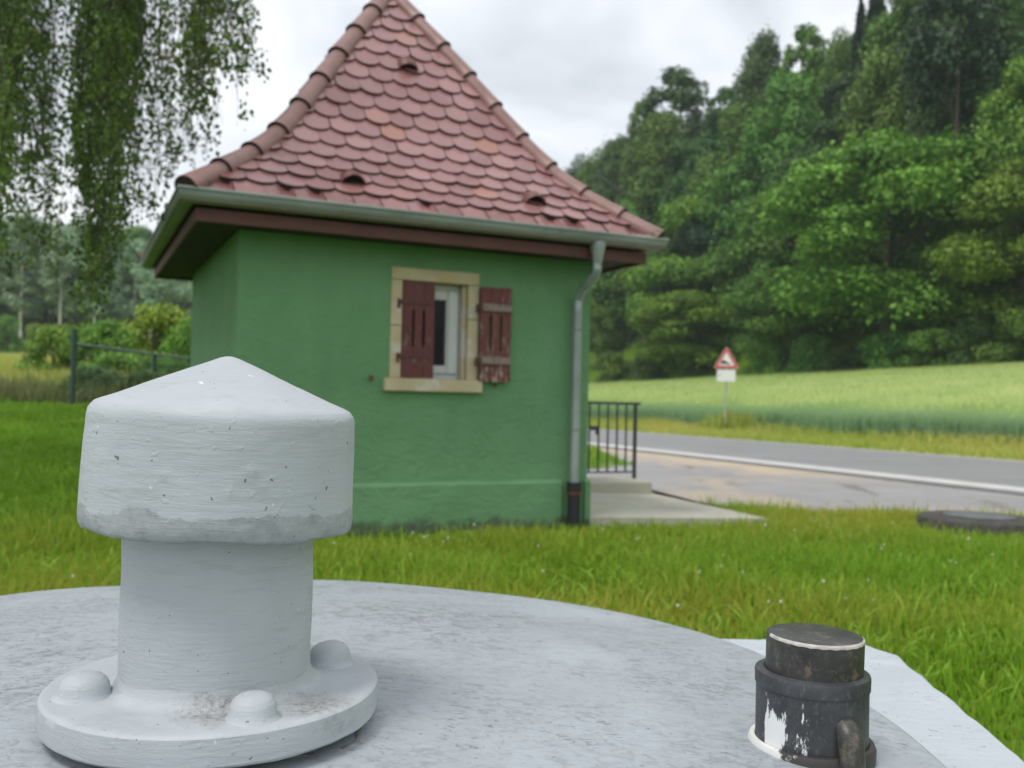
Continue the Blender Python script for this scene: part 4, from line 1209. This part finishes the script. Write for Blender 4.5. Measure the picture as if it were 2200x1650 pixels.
# ================================================================== FENCE (left)
def fence():
    a = Vector((-7.72, 16.5)); b = Vector((-7.55, 23.5))
    z = tz(a.x, a.y)
    ang = math.atan2(b.y - a.y, b.x - a.x)
    rt = empty('garden_fence', (a.x, a.y, z), ang, 'dark green wire mesh fence with a steel top rail beyond the left lawn', 'fence')
    L = (b - a).length
    for i, t in enumerate((0, L / 2, L)):
        p = a + (b - a) * (t / L); dz = tz(p.x, p.y) - z
        bm = bmesh.new(); tube(bm, [(t, 0, dz - .3), (t, 0, dz + 1.33 if i == 0 else 1.06)], .045, 12)
        from_bm('post', bm, M['green_steel'], rt, smooth=True, autosmooth=40)
    bm = bmesh.new(); tube(bm, [(.02, 0, 1.085), (L, 0, 1.085)], .027, 12); from_bm('top_rail', bm, M['rail_galv'], rt, smooth=True, autosmooth=40)
    # woven mesh of thin wires
    bm = bmesh.new(); s = .09
    n = int(L / s)
    def wire(p, q):
        d = .0013
        vs = [bm.verts.new(v) for v in ((p[0], -d, p[1]), (p[0], d, p[1]), (q[0], d, q[1]), (q[0], -d, q[1]))]; bm.faces.new(vs)
        vs = [bm.verts.new(v) for v in ((p[0] - d, 0, p[1]), (p[0] + d, 0, p[1]), (q[0] + d, 0, q[1]), (q[0] - d, 0, q[1]))]; bm.faces.new(vs)
    for i in range(-12, n + 12):
        for sg in (1, -1):
            x0, x1 = i * s, i * s + sg * 1.05; z0, z1 = .03, 1.08
            lo, hi = 0, 1
            if x1 != x0:
                ts = sorted(((0 - x0) / (x1 - x0), (L - x0) / (x1 - x0))); lo = max(0, ts[0]); hi = min(1, ts[1])
            if hi - lo < .02: continue
            wire((x0 + (x1 - x0) * lo, z0 + (z1 - z0) * lo), (x0 + (x1 - x0) * hi, z0 + (z1 - z0) * hi))
    from_bm('wire_mesh', bm, M['green_steel'], rt)
fence()

# ================================================================== FOLIAGE
def leaf_cloud(blobs, n, leaf, flat=.5, upbias=.35, seed=0, shell=.55, long=1.5, droop=0):
    """blobs: (x,y,z,rx,ry,rz,tint). Scatter rhombic leaf clumps through the blobs' outer volume."""
    r = np.random.default_rng(seed)
    B = np.array(blobs); wgt = (B[:, 3] * B[:, 5]) ** 1.0; wgt /= wgt.sum()
    idx = r.choice(len(B), n, p=wgt)
    d = r.normal(0, 1, (n, 3)); d[:, 2] += .25; d /= np.linalg.norm(d, axis=1)[:, None]
    rad = shell + (1.08 - shell) * r.uniform(0, 1, n) ** .6
    stray = r.uniform(0, 1, n) < .22; rad[stray] *= r.uniform(1.0, 1.45, stray.sum())
    # lumpy surface: twigs stick out as tufts
    bump = 1 + .16 * np.sin(d[:, 0] * 7 + idx) * np.sin(d[:, 1] * 8 + idx * 2) + .13 * np.sin(d[:, 2] * 11 + idx * 1.3) * np.sin(d[:, 0] * 13)
    P = B[idx, :3] + d * B[idx, 3:6] * (rad * bump)[:, None]
    nrm = d * (1 - upbias) + np.array([0, 0, 1.]) * (upbias + .25) + r.normal(0, .36, (n, 3)); nrm /= np.linalg.norm(nrm, axis=1)[:, None]
    t = np.cross(nrm, r.normal(0, 1, (n, 3))); t /= np.linalg.norm(t, axis=1)[:, None]
    b = np.cross(nrm, t)
    s = leaf * r.uniform(.55, 1.35, n)[:, None]
    w = s / long
    V = np.stack([P - t * s * .5, P + b * w * .5 + nrm * w * .12, P + t * s * .5 - np.array([0, 0, 1.]) * s * droop, P - b * w * .5 + nrm * w * .12], 1).reshape(-1, 3)
    Fc = np.arange(n * 4).reshape(-1, 4)
    clump = .5 + .30 * np.sin(P[:, 0] * 2.1 + P[:, 2] * 1.7) * np.sin(P[:, 1] * 2.3 + P[:, 2])
    tint = np.clip(clump + B[idx, 6] + r.normal(0, .16, n), 0, 1)
    return V, Fc, np.repeat(tint, 4)
def crown_blobs(seed, H, Rr, base, n, layered=0, top=.5):
    r = random.Random(seed); out = []
    for i in range(n):
        f = r.random() ** .8; z = base + (H - base) * (.06 + .88 * f)
        prof = math.sin(math.pi * min(1, max(.04, (f * (1 - top * .3) + .12)))) ** .7
        a = r.uniform(0, 6.283); q = Rr * prof * math.sqrt(r.uniform(.55 if layered == 2 else .25, 1)) * .88
        s = Rr * r.uniform(.20, .40) * (1 - .25 * f) * (1 if n < 90 else .62)
        out.append((math.cos(a) * q, math.sin(a) * q, z, s * 1.15, s * 1.15, s * (.55 if layered else .8), r.uniform(-.16, .16) + .10 * (f - .5)))
    return out
def trunk_mesh(name, H, r0, seed, limbs=9, base=.25, spread=.5, lean=.0):
    r = random.Random(seed); bm = bmesh.new()
    pts = []; x = y = 0
    for i in range(8):
        t = i / 7; pts.append((x + lean * H * t * t, y, H * .86 * t)); x += r.uniform(-.02, .02) * H * .3; y += r.uniform(-.02, .02) * H * .3
    tube(bm, [(pts[0][0], pts[0][1], -.6)] + pts, [r0 * 1.35, r0 * 1.15] + [r0 * (1 - .85 * i / 7) for i in range(1, 8)], 8)
    for i in range(limbs):
        t = base + (.9 - base) * i / limbs; k = t * 7; j = min(6, int(k)); f = k - j
        p = Vector(pts[j]).lerp(Vector(pts[j + 1]), f); a = r.uniform(0, 6.28); L = H * spread * r.uniform(.5, .9) * (1.1 - t)
        d = Vector((math.cos(a), math.sin(a), r.uniform(.3, .8)))
        q = [p, p + d * L * .5 + Vector((0, 0, L * .05)), p + d * L + Vector((0, 0, L * .05))]
        tube(bm, q, [r0 * .42 * (1.1 - t), r0 * .28 * (1.1 - t), r0 * .08], 6)
    bmesh.ops.recalc_face_normals(bm, faces=bm.faces[:])
    me = bpy.data.meshes.new(name); bm.to_mesh(me); bm.free()
    me.polygons.foreach_set('use_smooth', [True] * len(me.polygons)); return me
PROTO = {}
def proto_broad(key, seed, H, Rr, base, nb, n, leaf, layered=0, shell=.5, limbs=9):
    V, Fc, T = leaf_cloud(crown_blobs(seed, H, Rr, base, nb, layered), n, leaf, seed=seed, shell=shell, upbias=.45 if layered else .3, droop=.25 if layered else .1)
    cm = np_mesh('crown', V, Fc, T); cm.materials.append(L_MID)
    tm = trunk_mesh('trunk', H, (H * .017 + .05) * (.6 if key == 'slim' else 1), seed, limbs); tm.materials.append(M['bark'])
    PROTO[key] = (cm, tm, H, Rr)
def proto_spruce(key, seed, H, Rr, n, leaf):
    r = np.random.default_rng(seed)
    f = r.uniform(.0, 1, n) ** .75; z = H * (.12 + .88 * (1 - f) ); 
    tier = np.floor(z / (H * .045)); a = r.uniform(0, 6.283, n); br = np.floor(a / 6.283 * 9 + tier * .37)
    a = (br + .5 + r.normal(0, .16, n)) / 9 * 6.283 - tier * .37 / 9 * 6.283
    q = (H - z) / H * Rr * 1.1 * r.uniform(.15, 1, n) ** .6 + .05
    zz = tier * H * .045 - q * .28 + r.normal(0, .5, n) * (H * .045) + H * .045
    P = np.stack([np.cos(a) * q, np.sin(a) * q, zz], 1)
    rd = np.stack([np.cos(a), np.sin(a), np.full(n, -.35)], 1); t = rd + r.normal(0, .35, (n, 3)); t /= np.linalg.norm(t, axis=1)[:, None]
    b = np.cross(t, np.array([0, 0, 1.]) + r.normal(0, .4, (n, 3))); b /= np.linalg.norm(b, axis=1)[:, None]
    s = leaf * r.uniform(.6, 1.3, n)[:, None]
    V = np.stack([P - t * s * .6, P + b * s * .25, P + t * s * .6, P - b * s * .25], 1).reshape(-1, 3)
    cm = np_mesh('crown', V, np.arange(n * 4).reshape(-1, 4), np.repeat(np.clip(r.normal(.45, .25, n), 0, 1), 4)); cm.materials.append(L_BLUE)
    tm = trunk_mesh('trunk', H, H * .014 + .06, seed, 0); tm.materials.append(M['bark'])
    PROTO[key] = (cm, tm, H, Rr)
proto_broad('big', 21, 12, 5.0, 1.0, 52, 46000, .25, 2)
proto_broad('big2', 22, 12, 4.6, .8, 46, 40000, .25, 2)
proto_broad('oak', 23, 14, 4.2, 3.0, 52, 24000, .30)
proto_broad('ash', 24, 15, 3.6, 4.0, 95, 8500, .32, 0, .2)
proto_broad('beech', 25, 13, 4.4, 1.5, 56, 25000, .30)
proto_broad('bush', 26, 3.2, 1.9, .05, 30, 9000, .17, 0, .4, 5)
proto_broad('bush2', 27, 2.6, 2.1, .02, 26, 8000, .16, 0, .4, 5)
proto_broad('slim', 28, 14, 2.3, 4.0, 34, 8000, .34, 0, .35, 0)
proto_broad('pine', 31, 16, 3.4, 9.5, 34, 9000, .34, 0, .3, 5)
proto_spruce('spruce', 29, 16, 2.8, 12000, .5)
USED = set()
def plant(name, key, x, y, h, wscale, mat, label, cat='tree', group=None, rz=None, sink=.1, bark=None):
    cm, tm, H, Rr = PROTO[key]
    rt = empty(name, (x, y, tz(x, y) - sink), random.uniform(0, 6.28) if rz is None else rz, label, cat, group)
    s = h / H; rt.scale = (s * wscale, s * wscale, s)
    c = bpy.data.objects.new('crown', cm); link(c, rt)
    c.material_slots[0].link = 'OBJECT'; c.material_slots[0].material = mat
    t = bpy.data.objects.new('trunk' if 'tree' in name or name == 'spruce' else 'stem', tm); link(t, rt)
    if bark: t.material_slots[0].link = 'OBJECT'; t.material_slots[0].material = bark
    return rt
# camera rays, used to work out where on the ground the photographed trees stand
cr, sr = math.cos(ROLL), math.sin(ROLL); cp_, sp_ = math.cos(PITCH), math.sin(PITCH)
def ray(px, py):
    X, Y = px - 1100, py - 825
    a = (X * cr + Y * sr) / F_PX; b = (X * sr - Y * cr) / F_PX
    return Vector((a, cp_ - b * sp_, sp_ + b * cp_))
def hill_tree(name, key, px, ytop, n, hw_px, mat, label, cat='tree', group=None):
    """a tree of the right-hand hillside standing n metres beyond the house, measured across the road"""
    d = ray(px, 800); dx = d.x / d.y
    y = n / (.919 * dx + .395); x = dx * y
    r = ray(px, ytop); ztop = CAM_Z + r.z / r.y * y
    h = max(1.5, ztop - tz(x, y)); H, Rr = PROTO[key][2:]
    w = (hw_px / F_PX * y) / (Rr * h / H)
    return plant(name, key, x, y, h, w, mat, label, cat, group)
hill_tree('maple_tree', 'big', 1900, 275, 48.5, 250, L_LIGHT, 'big bright green maple bulging over the wheat field right of the warning sign')
hill_tree('maple_tree', 'big2', 2235, 330, 48, 190, L_LIGHT, 'bright green maple cut off by the right edge of the photo, lower one')
hill_tree('broadleaf_tree', 'big2', 1470, 425, 50, 125, L_LIGHT, 'light green round-topped tree behind the corner of the eaves and gutter')
hill_tree('broadleaf_tree', 'big', 1490, 615, 47.2, 130, L_LIGHT, 'low spreading light green tree at the wood edge left of the warning sign')
hill_tree('broadleaf_tree', 'big', 1690, 560, 47.5, 120, L_MID, 'mid green tree leaning over the field just above right of the warning sign')
hill_tree('broadleaf_tree', 'beech', 1285, 590, 49, 50, L_MID, 'slender dark tree at the wood edge seen right beside the downpipe')
hill_tree('broadleaf_tree', 'beech', 1620, 330, 55, 140, L_MID, 'mid green tree behind and above the light round-topped tree')
hill_tree('broadleaf_tree', 'beech', 1760, 300, 55, 120, L_DARK, 'dark tree directly left of the big bright maple crown')
hill_tree('broadleaf_tree', 'oak', 2200, 130, 52, 110, L_LIGHT, 'yellowish green tree at the right photo edge above the maples')
for (px, yt, hw, key, mat, lab) in (
    (1320, 752, 50, 'bush', L_MID, 'low green bush at the field edge next to the house corner'),
    (1400, 745, 60, 'bush2', L_DARK, 'dark low bush at the field edge above the railing'),
    (1475, 742, 45, 'bush', L_MID, 'mid green bush at the field edge just left of the warning sign'),
    (1665, 712, 55, 'bush', L_LIGHT, 'light green bush right behind the warning sign'),
    (1745, 722, 60, 'bush2', L_MID, 'rounded bush second to the right of the warning sign'),
    (1830, 738, 60, 'bush', L_DARK, 'dark bush in the shade under the big maple'),
    (1910, 712, 70, 'bush2', L_MID, 'wide bush under the right half of the big maple'),
    (2010, 700, 70, 'bush', L_MID, 'tall bush at the field edge between the two bright maples'),
    (2100, 675, 70, 'bush2', L_DARK, 'dark bush below the maple at the right photo edge'),
    (2190, 650, 80, 'bush', L_MID, 'green bush at the field edge touching the right photo edge'),
    (2290, 640, 80, 'bush2', L_MID, 'green bush just past the right end of the wood edge')):
    hill_tree('bush', key, px, yt, 46.3, hw, mat, lab, 'bush', 'bushes along the wood edge')
# silhouette against the sky
for (px, yt, n, hw, key, mat, lab) in (
    (1235, 330, 60, 60, 'beech', L_DARK, 'dark tree on the skyline where the right roof edge meets the wood'),
    (1190, 372, 58, 60, 'beech', L_MID, 'mid green tree rising behind the lower right hip of the roof'),
    (1275, 318, 59, 60, 'beech', L_MID, 'mid green skyline tree between two darker ones right of the roof'),
    (1320, 296, 60, 60, 'oak', L_DARK, 'second dark skyline tree to the right of the roof'),
    (1410, 245, 58, 85, 'oak', L_MID, 'broad mid green tree under the thin skyline tree'),
    (1560, 225, 58, 95, 'beech', L_MID, 'mid green tree in front of the dip in the skyline'),
    (1680, 160, 56, 95, 'oak', L_MID, 'mid green tree halfway up the wood left of the spruce'),
    (1350, 430, 52, 85, 'beech', L_MID, 'mid green tree above the right end of the gutter'),
    (1375, 205, 62, 62, 'ash', L_MID, 'thin leafy skyline tree with sky showing through its left side'),
    (1440, 135, 62, 105, 'ash', L_DARK, 'tall airy skyline tree with sky showing through its crown'),
    (1545, 178, 64, 60, 'ash', L_DARK, 'lower airy skyline tree in the dip of the wood'),
    (1480, 300, 60, 105, 'oak', L_DARK, 'broad dark tree below the airy skyline trees'),
    (1630, 75, 62, 70, 'oak', L_DARK, 'dark skyline tree left of the spruce top'),
    (1720, 42, 63, 80, 'ash', L_MID, 'high skyline tree with ragged top left of the spruce'),
    (1800, 60, 62, 60, 'beech', L_MID, 'rounded skyline tree at the foot of the spruce top'),
    (1950, -40, 60, 110, 'oak', L_MID, 'tall mid green tree right of the spruce, cut by the top of the photo'),
    (2080, -90, 60, 120, 'oak', L_MID, 'very tall tree in the upper right of the wood'),
    (2200, -120, 58, 120, 'beech', L_DARK, 'tall dark tree in the upper right corner'),
    (1900, 110, 57, 100, 'oak', L_MID, 'mid green tree rising straight above the big maple'),
    (2020, 120, 56, 90, 'oak', L_DARK, 'dark tree above right of the big maple')):
    hill_tree('broadleaf_tree', key, px, yt, n, hw, mat, lab)
hill_tree('pine_tree', 'pine', 2042, -70, 52.5, 100, L_BLUE, 'tall pine with a bare brown trunk above the big maple')
hill_tree('spruce', 'spruce', 1872, -45, 66, 85, L_BLUE, 'dark pointed spruce standing on the skyline of the right wood')
hill_tree('spruce', 'spruce', 1838, 15, 67, 62, L_BLUE, 'smaller spruce tip left of the pointed skyline spruce')
# the mass of the hillside wood behind
k = 0
for n, st, hh in ((53, 6.5, 13), (58, 6.5, 14), (64, 7, 15), (71, 8, 15), (79, 9, 15)):
    t = -18 + (k % 2) * 3
    while t < 190:
        nn = n + random.uniform(-1.8, 1.8); tt = t + random.uniform(-1.5, 1.5)
        x = RN.x * nn + RD.x * tt; y = RN.y * nn + RD.y * tt
        if y > 12 and -.12 < x / y < .85:
            h = hh * random.uniform(.85, 1.1) * (1 if x / y > .12 else .8)
            # stay under the photographed skyline
            px = 1100 + x / y * F_PX
            sky = np.interp(px, [1180, 1240, 1320, 1370, 1480, 1560, 1640, 1760, 1900, 2300], [420, 370, 320, 260, 240, 230, 120, 90, 20, -100])
            r = ray(px, float(sky)); hmax = CAM_Z + r.z / r.y * y - tz(x, y)
            h = min(h, hmax)
            if h > 5:
                key = random.choice(['oak', 'beech', 'beech', 'ash', 'big2']); mat = random.choice([L_MID, L_MID, L_DARK, L_LIGHT, L_BLUE])
                plant('broadleaf_tree', key, x, y, h, random.uniform(.95, 1.2), mat, 'dense green tree in the mass of the wooded hillside right of the house', 'tree', 'trees filling the right hillside wood', sink=.4)
        t += st
    k += 1

# ---- left side: shrubs behind the fence and the distant wood
def left_plant(name, key, px, ytop, y, hw_px, mat, label, cat, group=None, bark=None):
    r = ray(px, ytop); x = r.x / r.y * y; ztop = CAM_Z + r.z / r.y * y
    h = max(.8, ztop - tz(x, y)); H, Rr = PROTO[key][2:]
    return plant(name, key, x, y, h, (hw_px / F_PX * y) / (Rr * h / H), mat, label, cat, group, bark=bark)
for (px, yt, y, hw, key, mat, lab) in (
    (118, 684, 27, 78, 'bush', L_LIGHT, 'light green shrub behind the fence post, first of the row'),
    (222, 690, 28, 82, 'bush2', L_LIGHT, 'light green shrub above the left half of the fence rail'),
    (335, 640, 30, 92, 'bush', L_YEL, 'tallest yellow-green shrub above the fence rail near the house'),
    (408, 690, 29, 75, 'bush2', L_LIGHT, 'shrub touching the left wall of the house'),
    (250, 745, 25, 95, 'bush', L_LIGHT, 'light green shrub seen through the wire fence below the rail'),
    (365, 760, 24.5, 70, 'bush2', L_MID, 'mid green shrub seen through the fence beside the house wall')):
    left_plant('shrub', key, px, yt, y, hw, mat, lab, 'shrub', 'shrubs behind the fence')
for (px, yt, y, hw, key, mat, lab) in (
    (210, 828, 19.0, 85, 'bush2', L_DARK, 'low dark bush at the foot of the fence post'),
    (330, 815, 19.0, 85, 'bush', L_DARK, 'low dark bush under the fence rail next to the house'),
    (430, 815, 19.6, 60, 'bush2', L_DARK, 'low dark bush partly hidden by the house wall')):
    left_plant('shrub', key, px, yt, y, hw, mat, lab, 'shrub', 'dark bushes at the foot of the fence')
for (px, yt, y, hw, mat, lab) in ((75, 690, 92, 26, L_LIGHT, 'small light bush at the far end of the pale meadow'), (20, 672, 88, 34, L_MID, 'mid green bush at the far end of the meadow by the left photo edge'), (-60, 690, 86, 40, L_MID, 'bush left of the pale meadow')):
    left_plant('bush', 'bush', px, yt, y, hw, mat, lab, 'bush', 'bushes at the end of the meadow')
L_FAR_HAZED = leaf_mat('leaf_far_hazed', (.19, .31, .19), (.37, .52, .30))  # aerial haze put into the leaf colour: paler and bluer than real foliage
L_FARB_HAZED = leaf_mat('leaf_far_blue_hazed', (.07, .14, .11), (.15, .25, .19))  # conifer needles lightened the same way, distance haze painted in
random.seed(19)
k = 0
for row, y in enumerate((112, 120, 128, 137, 147, 158, 170, 184)):
    u = -.92 + (row % 2) * .02
    while u < -.10:
        yy = y + random.uniform(-3, 3); uu = u + random.uniform(-.008, .008); x = uu * yy
        px = 1100 + uu * F_PX
        sky = float(np.interp(px, [-250, 0, 120, 260, 420, 600], [430, 440, 470, 480, 500, 540]))
        r = ray(px, sky + random.uniform(0, 25)); hmax = CAM_Z + r.z / r.y * yy - tz(x, yy)
        q = random.random()
        key = 'slim' if q < .22 else 'spruce' if q < .32 else random.choice(['oak', 'big2', 'beech', 'beech'])
        h = min(random.uniform(13, 18), hmax)
        if h > 6:
            if key == 'slim': plant('birch_tree', key, x, yy, h, 1.0, L_FAR_HAZED, 'slim pale-trunked tree in the hazy far wood on the left', 'tree', 'slim trees of the far left wood', bark=M['birch_bark'])
            elif key == 'spruce': plant('spruce', key, x, yy, h, 1.0, L_FARB_HAZED, 'bluish dark conifer in the hazy far wood on the left', 'tree', 'conifers of the far left wood')
            else: plant('broadleaf_tree', key, x, yy, h, 1.0, random.choice([L_FAR_HAZED, L_FAR_HAZED, L_FAR_HAZED, L_MID]), 'leafy round tree in the hazy far wood on the left', 'tree', 'leafy trees of the far left wood')
        u += random.uniform(4.6, 6.6) / y
# ---- weeping birch hanging in from the upper left
def birch():
    r = np.random.default_rng(5)
    tx, ty = -7.4, 9.2
    rt = empty('weeping_birch', (tx, ty, tz(tx, ty)), 0, 'weeping birch whose leafy strands hang in from the top left', 'tree')
    bm = bmesh.new()
    zb = tz(tx, ty)
    tr = [(0, 0, -.4), (.03, .02, 1.5), (.1, -.05, 4), (.2, .05, 6.5), (.3, 0, 9), (.35, .05, 11.5), (.4, 0, 13.2)]
    tube(bm, tr, [.26, .20, .17, .14, .10, .06, .02], 14)
    ends = []
    for i in range(26):
        t = .32 + .62 * i / 26; q = t * 6; j = min(5, int(q)); p = Vector(tr[j]).lerp(Vector(tr[j + 1]), q - j)
        a = r.uniform(-2.6, 1.9) if i % 3 else r.uniform(-1.0, .5); L = r.uniform(2.4, 4.6) * (1.25 - .6 * t)
        d = Vector((math.cos(a), math.sin(a), 0)); pts = [p]
        for s in (.3, .6, .85, 1.0): pts.append(p + d * L * s + Vector((0, 0, L * (.42 * s - .30 * s * s))))
        tube(bm, pts, [.05, .035, .022, .014, .008], 6); ends += pts[1:]
    from_bm('trunk', bm, M['birch_bark'], rt, smooth=True)
    # hanging strands
    V = []; TV = []; tb_pts = []
    env_px = [-260, 0, 50, 100, 150, 200, 245, 275, 320, 360, 400, 440, 480, 510, 528, 545]
    env_y = [640, 600, 560, 600, 650, 690, 610, 500, 440, 405, 375, 320, 240, 150, 70, -30]
    leaves = []; lt = []; tw = bmesh.new()
    clumps = []
    for q in range(88):
        m_ = r.uniform(); cx_ = r.normal(15, 40) if m_ < .24 else r.normal(235, 45) if m_ < .50 else r.normal(445, 60) if m_ < .74 else r.uniform(-300, 540)
        clumps.append((min(cx_, 535), r.uniform(6.4, 10.8)))
    ns = 0
    for ci, (cpx, cd) in enumerate(clumps):
        cden = int(r.uniform(2, 12)); lenf = r.uniform(.45, 1.02); ctint = r.normal(.45, .2); cph = r.uniform(0, 6.28); csw = r.uniform(.03, .13); cspread = r.uniform(5, 13); cdn = r.uniform(.75, 1.35)
        for _ in range(cden):
            px = cpx + r.normal(0, cspread); d = cd + r.normal(0, .16)
            if px > 543 or px < -330: continue
            yb = float(np.interp(px, env_px, env_y)) * lenf * r.uniform(.75, 1.0) + r.normal(0, 10)
            if r.uniform() < .35: yb = float(np.interp(px, env_px, env_y)) * r.uniform(.9, 1.02)
            rr = ray(px, yb); x = rr.x / rr.y * d; z1 = CAM_Z + rr.z / rr.y * d
            z0 = max(z1 + .8, r.uniform(4.9, 6.6))
            L = z0 - z1; m = int(L * r.uniform(22, 36) * cdn)
            ph = cph + r.normal(0, .25); sway = csw * r.uniform(.8, 1.2)
            nb = max(2, m // 8); bi = r.integers(0, nb, m); fb = r.uniform(0, 1, nb) ** .9; f = np.clip(fb[bi] + r.normal(0, .014, m), 0, 1.01); bo = r.normal(0, .045, (nb, 3))
            lx = x + sway * np.sin(f * 5 + ph) - .12 * (1 - f) * np.sign(x + 3); ly = d + sway * np.cos(f * 4 + ph); lz = z0 - L * f
            off = bo[bi] + r.normal(0, .022, (m, 3))
            leaves.append(np.stack([lx, ly, lz], 1) + off); lt.append(np.clip(r.normal(ctint, .18, m), 0, 1))
            g = np.linspace(0, 1, 9)
            tube(tw, [(x + sway * math.sin(q * 5 + ph) - .12 * (1 - q) * np.sign(x + 3) - tx, d + sway * math.cos(q * 4 + ph) - ty, z0 - L * q - zb) for q in g], [.004 - .0028 * q for q in g], 3, cap=False)
            ns += 1
    P = np.concatenate(leaves); T = np.concatenate(lt); n = len(P)
    P = P - np.array([tx, ty, zb])
    t = np.stack([r.normal(0, .5, n), r.normal(0, .5, n), -np.abs(r.normal(.8, .35, n))], 1); t /= np.linalg.norm(t, axis=1)[:, None]
    b = np.cross(t, r.normal(0, 1, (n, 3))); b /= np.linalg.norm(b, axis=1)[:, None]
    s = (.041 * r.uniform(.6, 1.35, n))[:, None]
    Vv = np.stack([P, P + t * s * .4 + b * s * .38, P + t * s, P + t * s * .4 - b * s * .38], 1).reshape(-1, 3)
    cm = np_mesh('crown', Vv, np.arange(n * 4).reshape(-1, 4), np.repeat(T, 4))
    obj('crown', cm, L_BIRCH, rt)
    from_bm('twigs', tw, M['twig'], rt)
    print('birch strands', ns, 'leaves', n)
birch()

# clover heads in the lawn
def clover():
    bm = bmesh.new()
    bmesh.ops.create_icosphere(bm, subdivisions=2, radius=.0095)
    for v in bm.verts: v.co.z = v.co.z * .9 + .085; v.co *= 1 + random.uniform(-.04, .04)
    me = bpy.data.meshes.new('clover_flower'); bm.to_mesh(me); bm.free(); me.materials.append(M['petal'])
    bm = bmesh.new(); tube(bm, [(0, 0, 0), (.003, 0, .04), (0, 0, .08)], .0013, 5)
    ms = bpy.data.meshes.new('stem'); bm.to_mesh(ms); bm.free(); ms.materials.append(M['grass'])
    rr = random.Random(3); k = 0
    while k < 64:
        x = rr.uniform(-3.2, 4.2); y = rr.uniform(4.7, 8.2)
        if not (-.5 < x / y < .52): continue
        xs, ys = np.array([x]), np.array([y]); u, v = house_uv(x, y)
        if (u > -.1 and v > -.15 and u < HW + 2.2) or math.hypot(x - 4.17, y - 8.35) < .6: continue
        o = tag(link(bpy.data.objects.new('clover_flower', me)), 'tiny white clover head standing in the green lawn', 'flower', 'clover heads in the lawn')
        o.location = (x, y, tz(x, y) + rr.uniform(-.01, .04)); s = rr.uniform(.55, 1.0); o.scale = (s, s, s * 1.1)
        k += 1
clover()

# ================================================================== AIR, SKY, LIGHT, CAMERA
def haze():
    bm = bmesh.new(); add_box(bm, -150, 110, -12, 235, -1.8, 75)
    m = bpy.data.materials.new('haze_air'); m.use_nodes = True; t = m.node_tree
    t.nodes.remove(t.nodes['Principled BSDF'])
    v = t.nodes.new('ShaderNodeVolumePrincipled'); v.inputs['Color'].default_value = (.78, .87, .95, 1); v.inputs['Density'].default_value = .00045
    v.inputs['Anisotropy'].default_value = .2
    t.links.new(v.outputs[0], t.nodes['Material Output'].inputs['Volume'])
    tag(from_bm('haze', bm, m), kind='stuff')
haze()
SUN_EL, SUN_AZ = R(64), R(222)
def world():
    w = bpy.data.worlds.new('World'); scene.world = w; w.use_nodes = True; t = w.node_tree; N, L = t.nodes, t.links
    for n in list(N): N.remove(n)
    out = N.new('ShaderNodeOutputWorld')
    sky = N.new('ShaderNodeTexSky'); sky.sky_type = 'NISHITA'; sky.sun_disc = False; sky.sun_elevation = SUN_EL; sky.sun_rotation = SUN_AZ; sky.dust_density = 2.5
    b1 = N.new('ShaderNodeBackground'); b1.inputs[1].default_value = .10; L.new(sky.outputs[0], b1.inputs[0])
    tc = N.new('ShaderNodeTexCoord')
    mp = N.new('ShaderNodeMapping'); mp.inputs['Scale'].default_value = (1, 1, 1.7); mp.inputs['Location'].default_value = (.35, .1, .62); L.new(tc.outputs['Generated'], mp.inputs[0])
    n1 = N.new('ShaderNodeTexNoise'); n1.inputs['Scale'].default_value = 3.0; n1.inputs['Detail'].default_value = 4; n1.inputs['Roughness'].default_value = .48; n1.inputs['Distortion'].default_value = .25
    L.new(mp.outputs[0], n1.inputs['Vector'])
    rp_ = N.new('ShaderNodeValToRGB'); e = rp_.color_ramp.elements
    e[0].position = .34; e[0].color = (.52, .56, .60, 1); e[1].position = .62; e[1].color = (1.02, 1.03, 1.05, 1)
    x = e.new(.48); x.color = (.80, .83, .885, 1)
    L.new(n1.outputs['Fac'], rp_.inputs[0])
    b2 = N.new('ShaderNodeBackground'); b2.inputs[1].default_value = 1.0; L.new(rp_.outputs[0], b2.inputs[0])
    mx = N.new('ShaderNodeMixShader'); mx.inputs[0].default_value = .9
    L.new(b1.outputs[0], mx.inputs[1]); L.new(b2.outputs[0], mx.inputs[2]); L.new(mx.outputs[0], out.inputs['Surface'])
world()
sl = bpy.data.lights.new('sun', 'SUN'); sl.energy = 1.5; sl.angle = R(16); sl.color = (1, .97, .92)
so = link(bpy.data.objects.new('sun', sl))
# direction towards the sun: Nishita rotation is measured clockwise from +Y
sd = Vector((math.sin(SUN_AZ) * math.cos(SUN_EL), math.cos(SUN_AZ) * math.cos(SUN_EL), math.sin(SUN_EL)))
so.rotation_euler = sd.to_track_quat('Z', 'Y').to_euler(); so.location = (-6, -10, 14)
cam = bpy.data.cameras.new('camera'); co = link(bpy.data.objects.new('camera', cam))
cam.sensor_width = 36; cam.sensor_fit = 'HORIZONTAL'; cam.lens = F_PX / 2200 * 36
co.matrix_world = Matrix.Translation((0, 0, CAM_Z)) @ (Matrix.Rotation(R(90) + PITCH, 4, 'X') @ Matrix.Rotation(ROLL, 4, 'Z'))
cam.clip_start = .05; cam.clip_end = 5000
cam.dof.use_dof = True; cam.dof.focus_distance = 1.18; cam.dof.aperture_fstop = 6.2; cam.dof.aperture_blades = 0
scene.camera = co
scene.view_settings.view_transform = 'Standard'; scene.view_settings.look = 'None'; scene.view_settings.exposure = .30; scene.view_settings.gamma = 1
scene.cycles.max_bounces = 6; scene.cycles.diffuse_bounces = 3; scene.cycles.glossy_bounces = 2; scene.cycles.transmission_bounces = 4
scene.cycles.transparent_max_bounces = 4; scene.cycles.volume_bounces = 1
scene.cycles.use_denoising = True
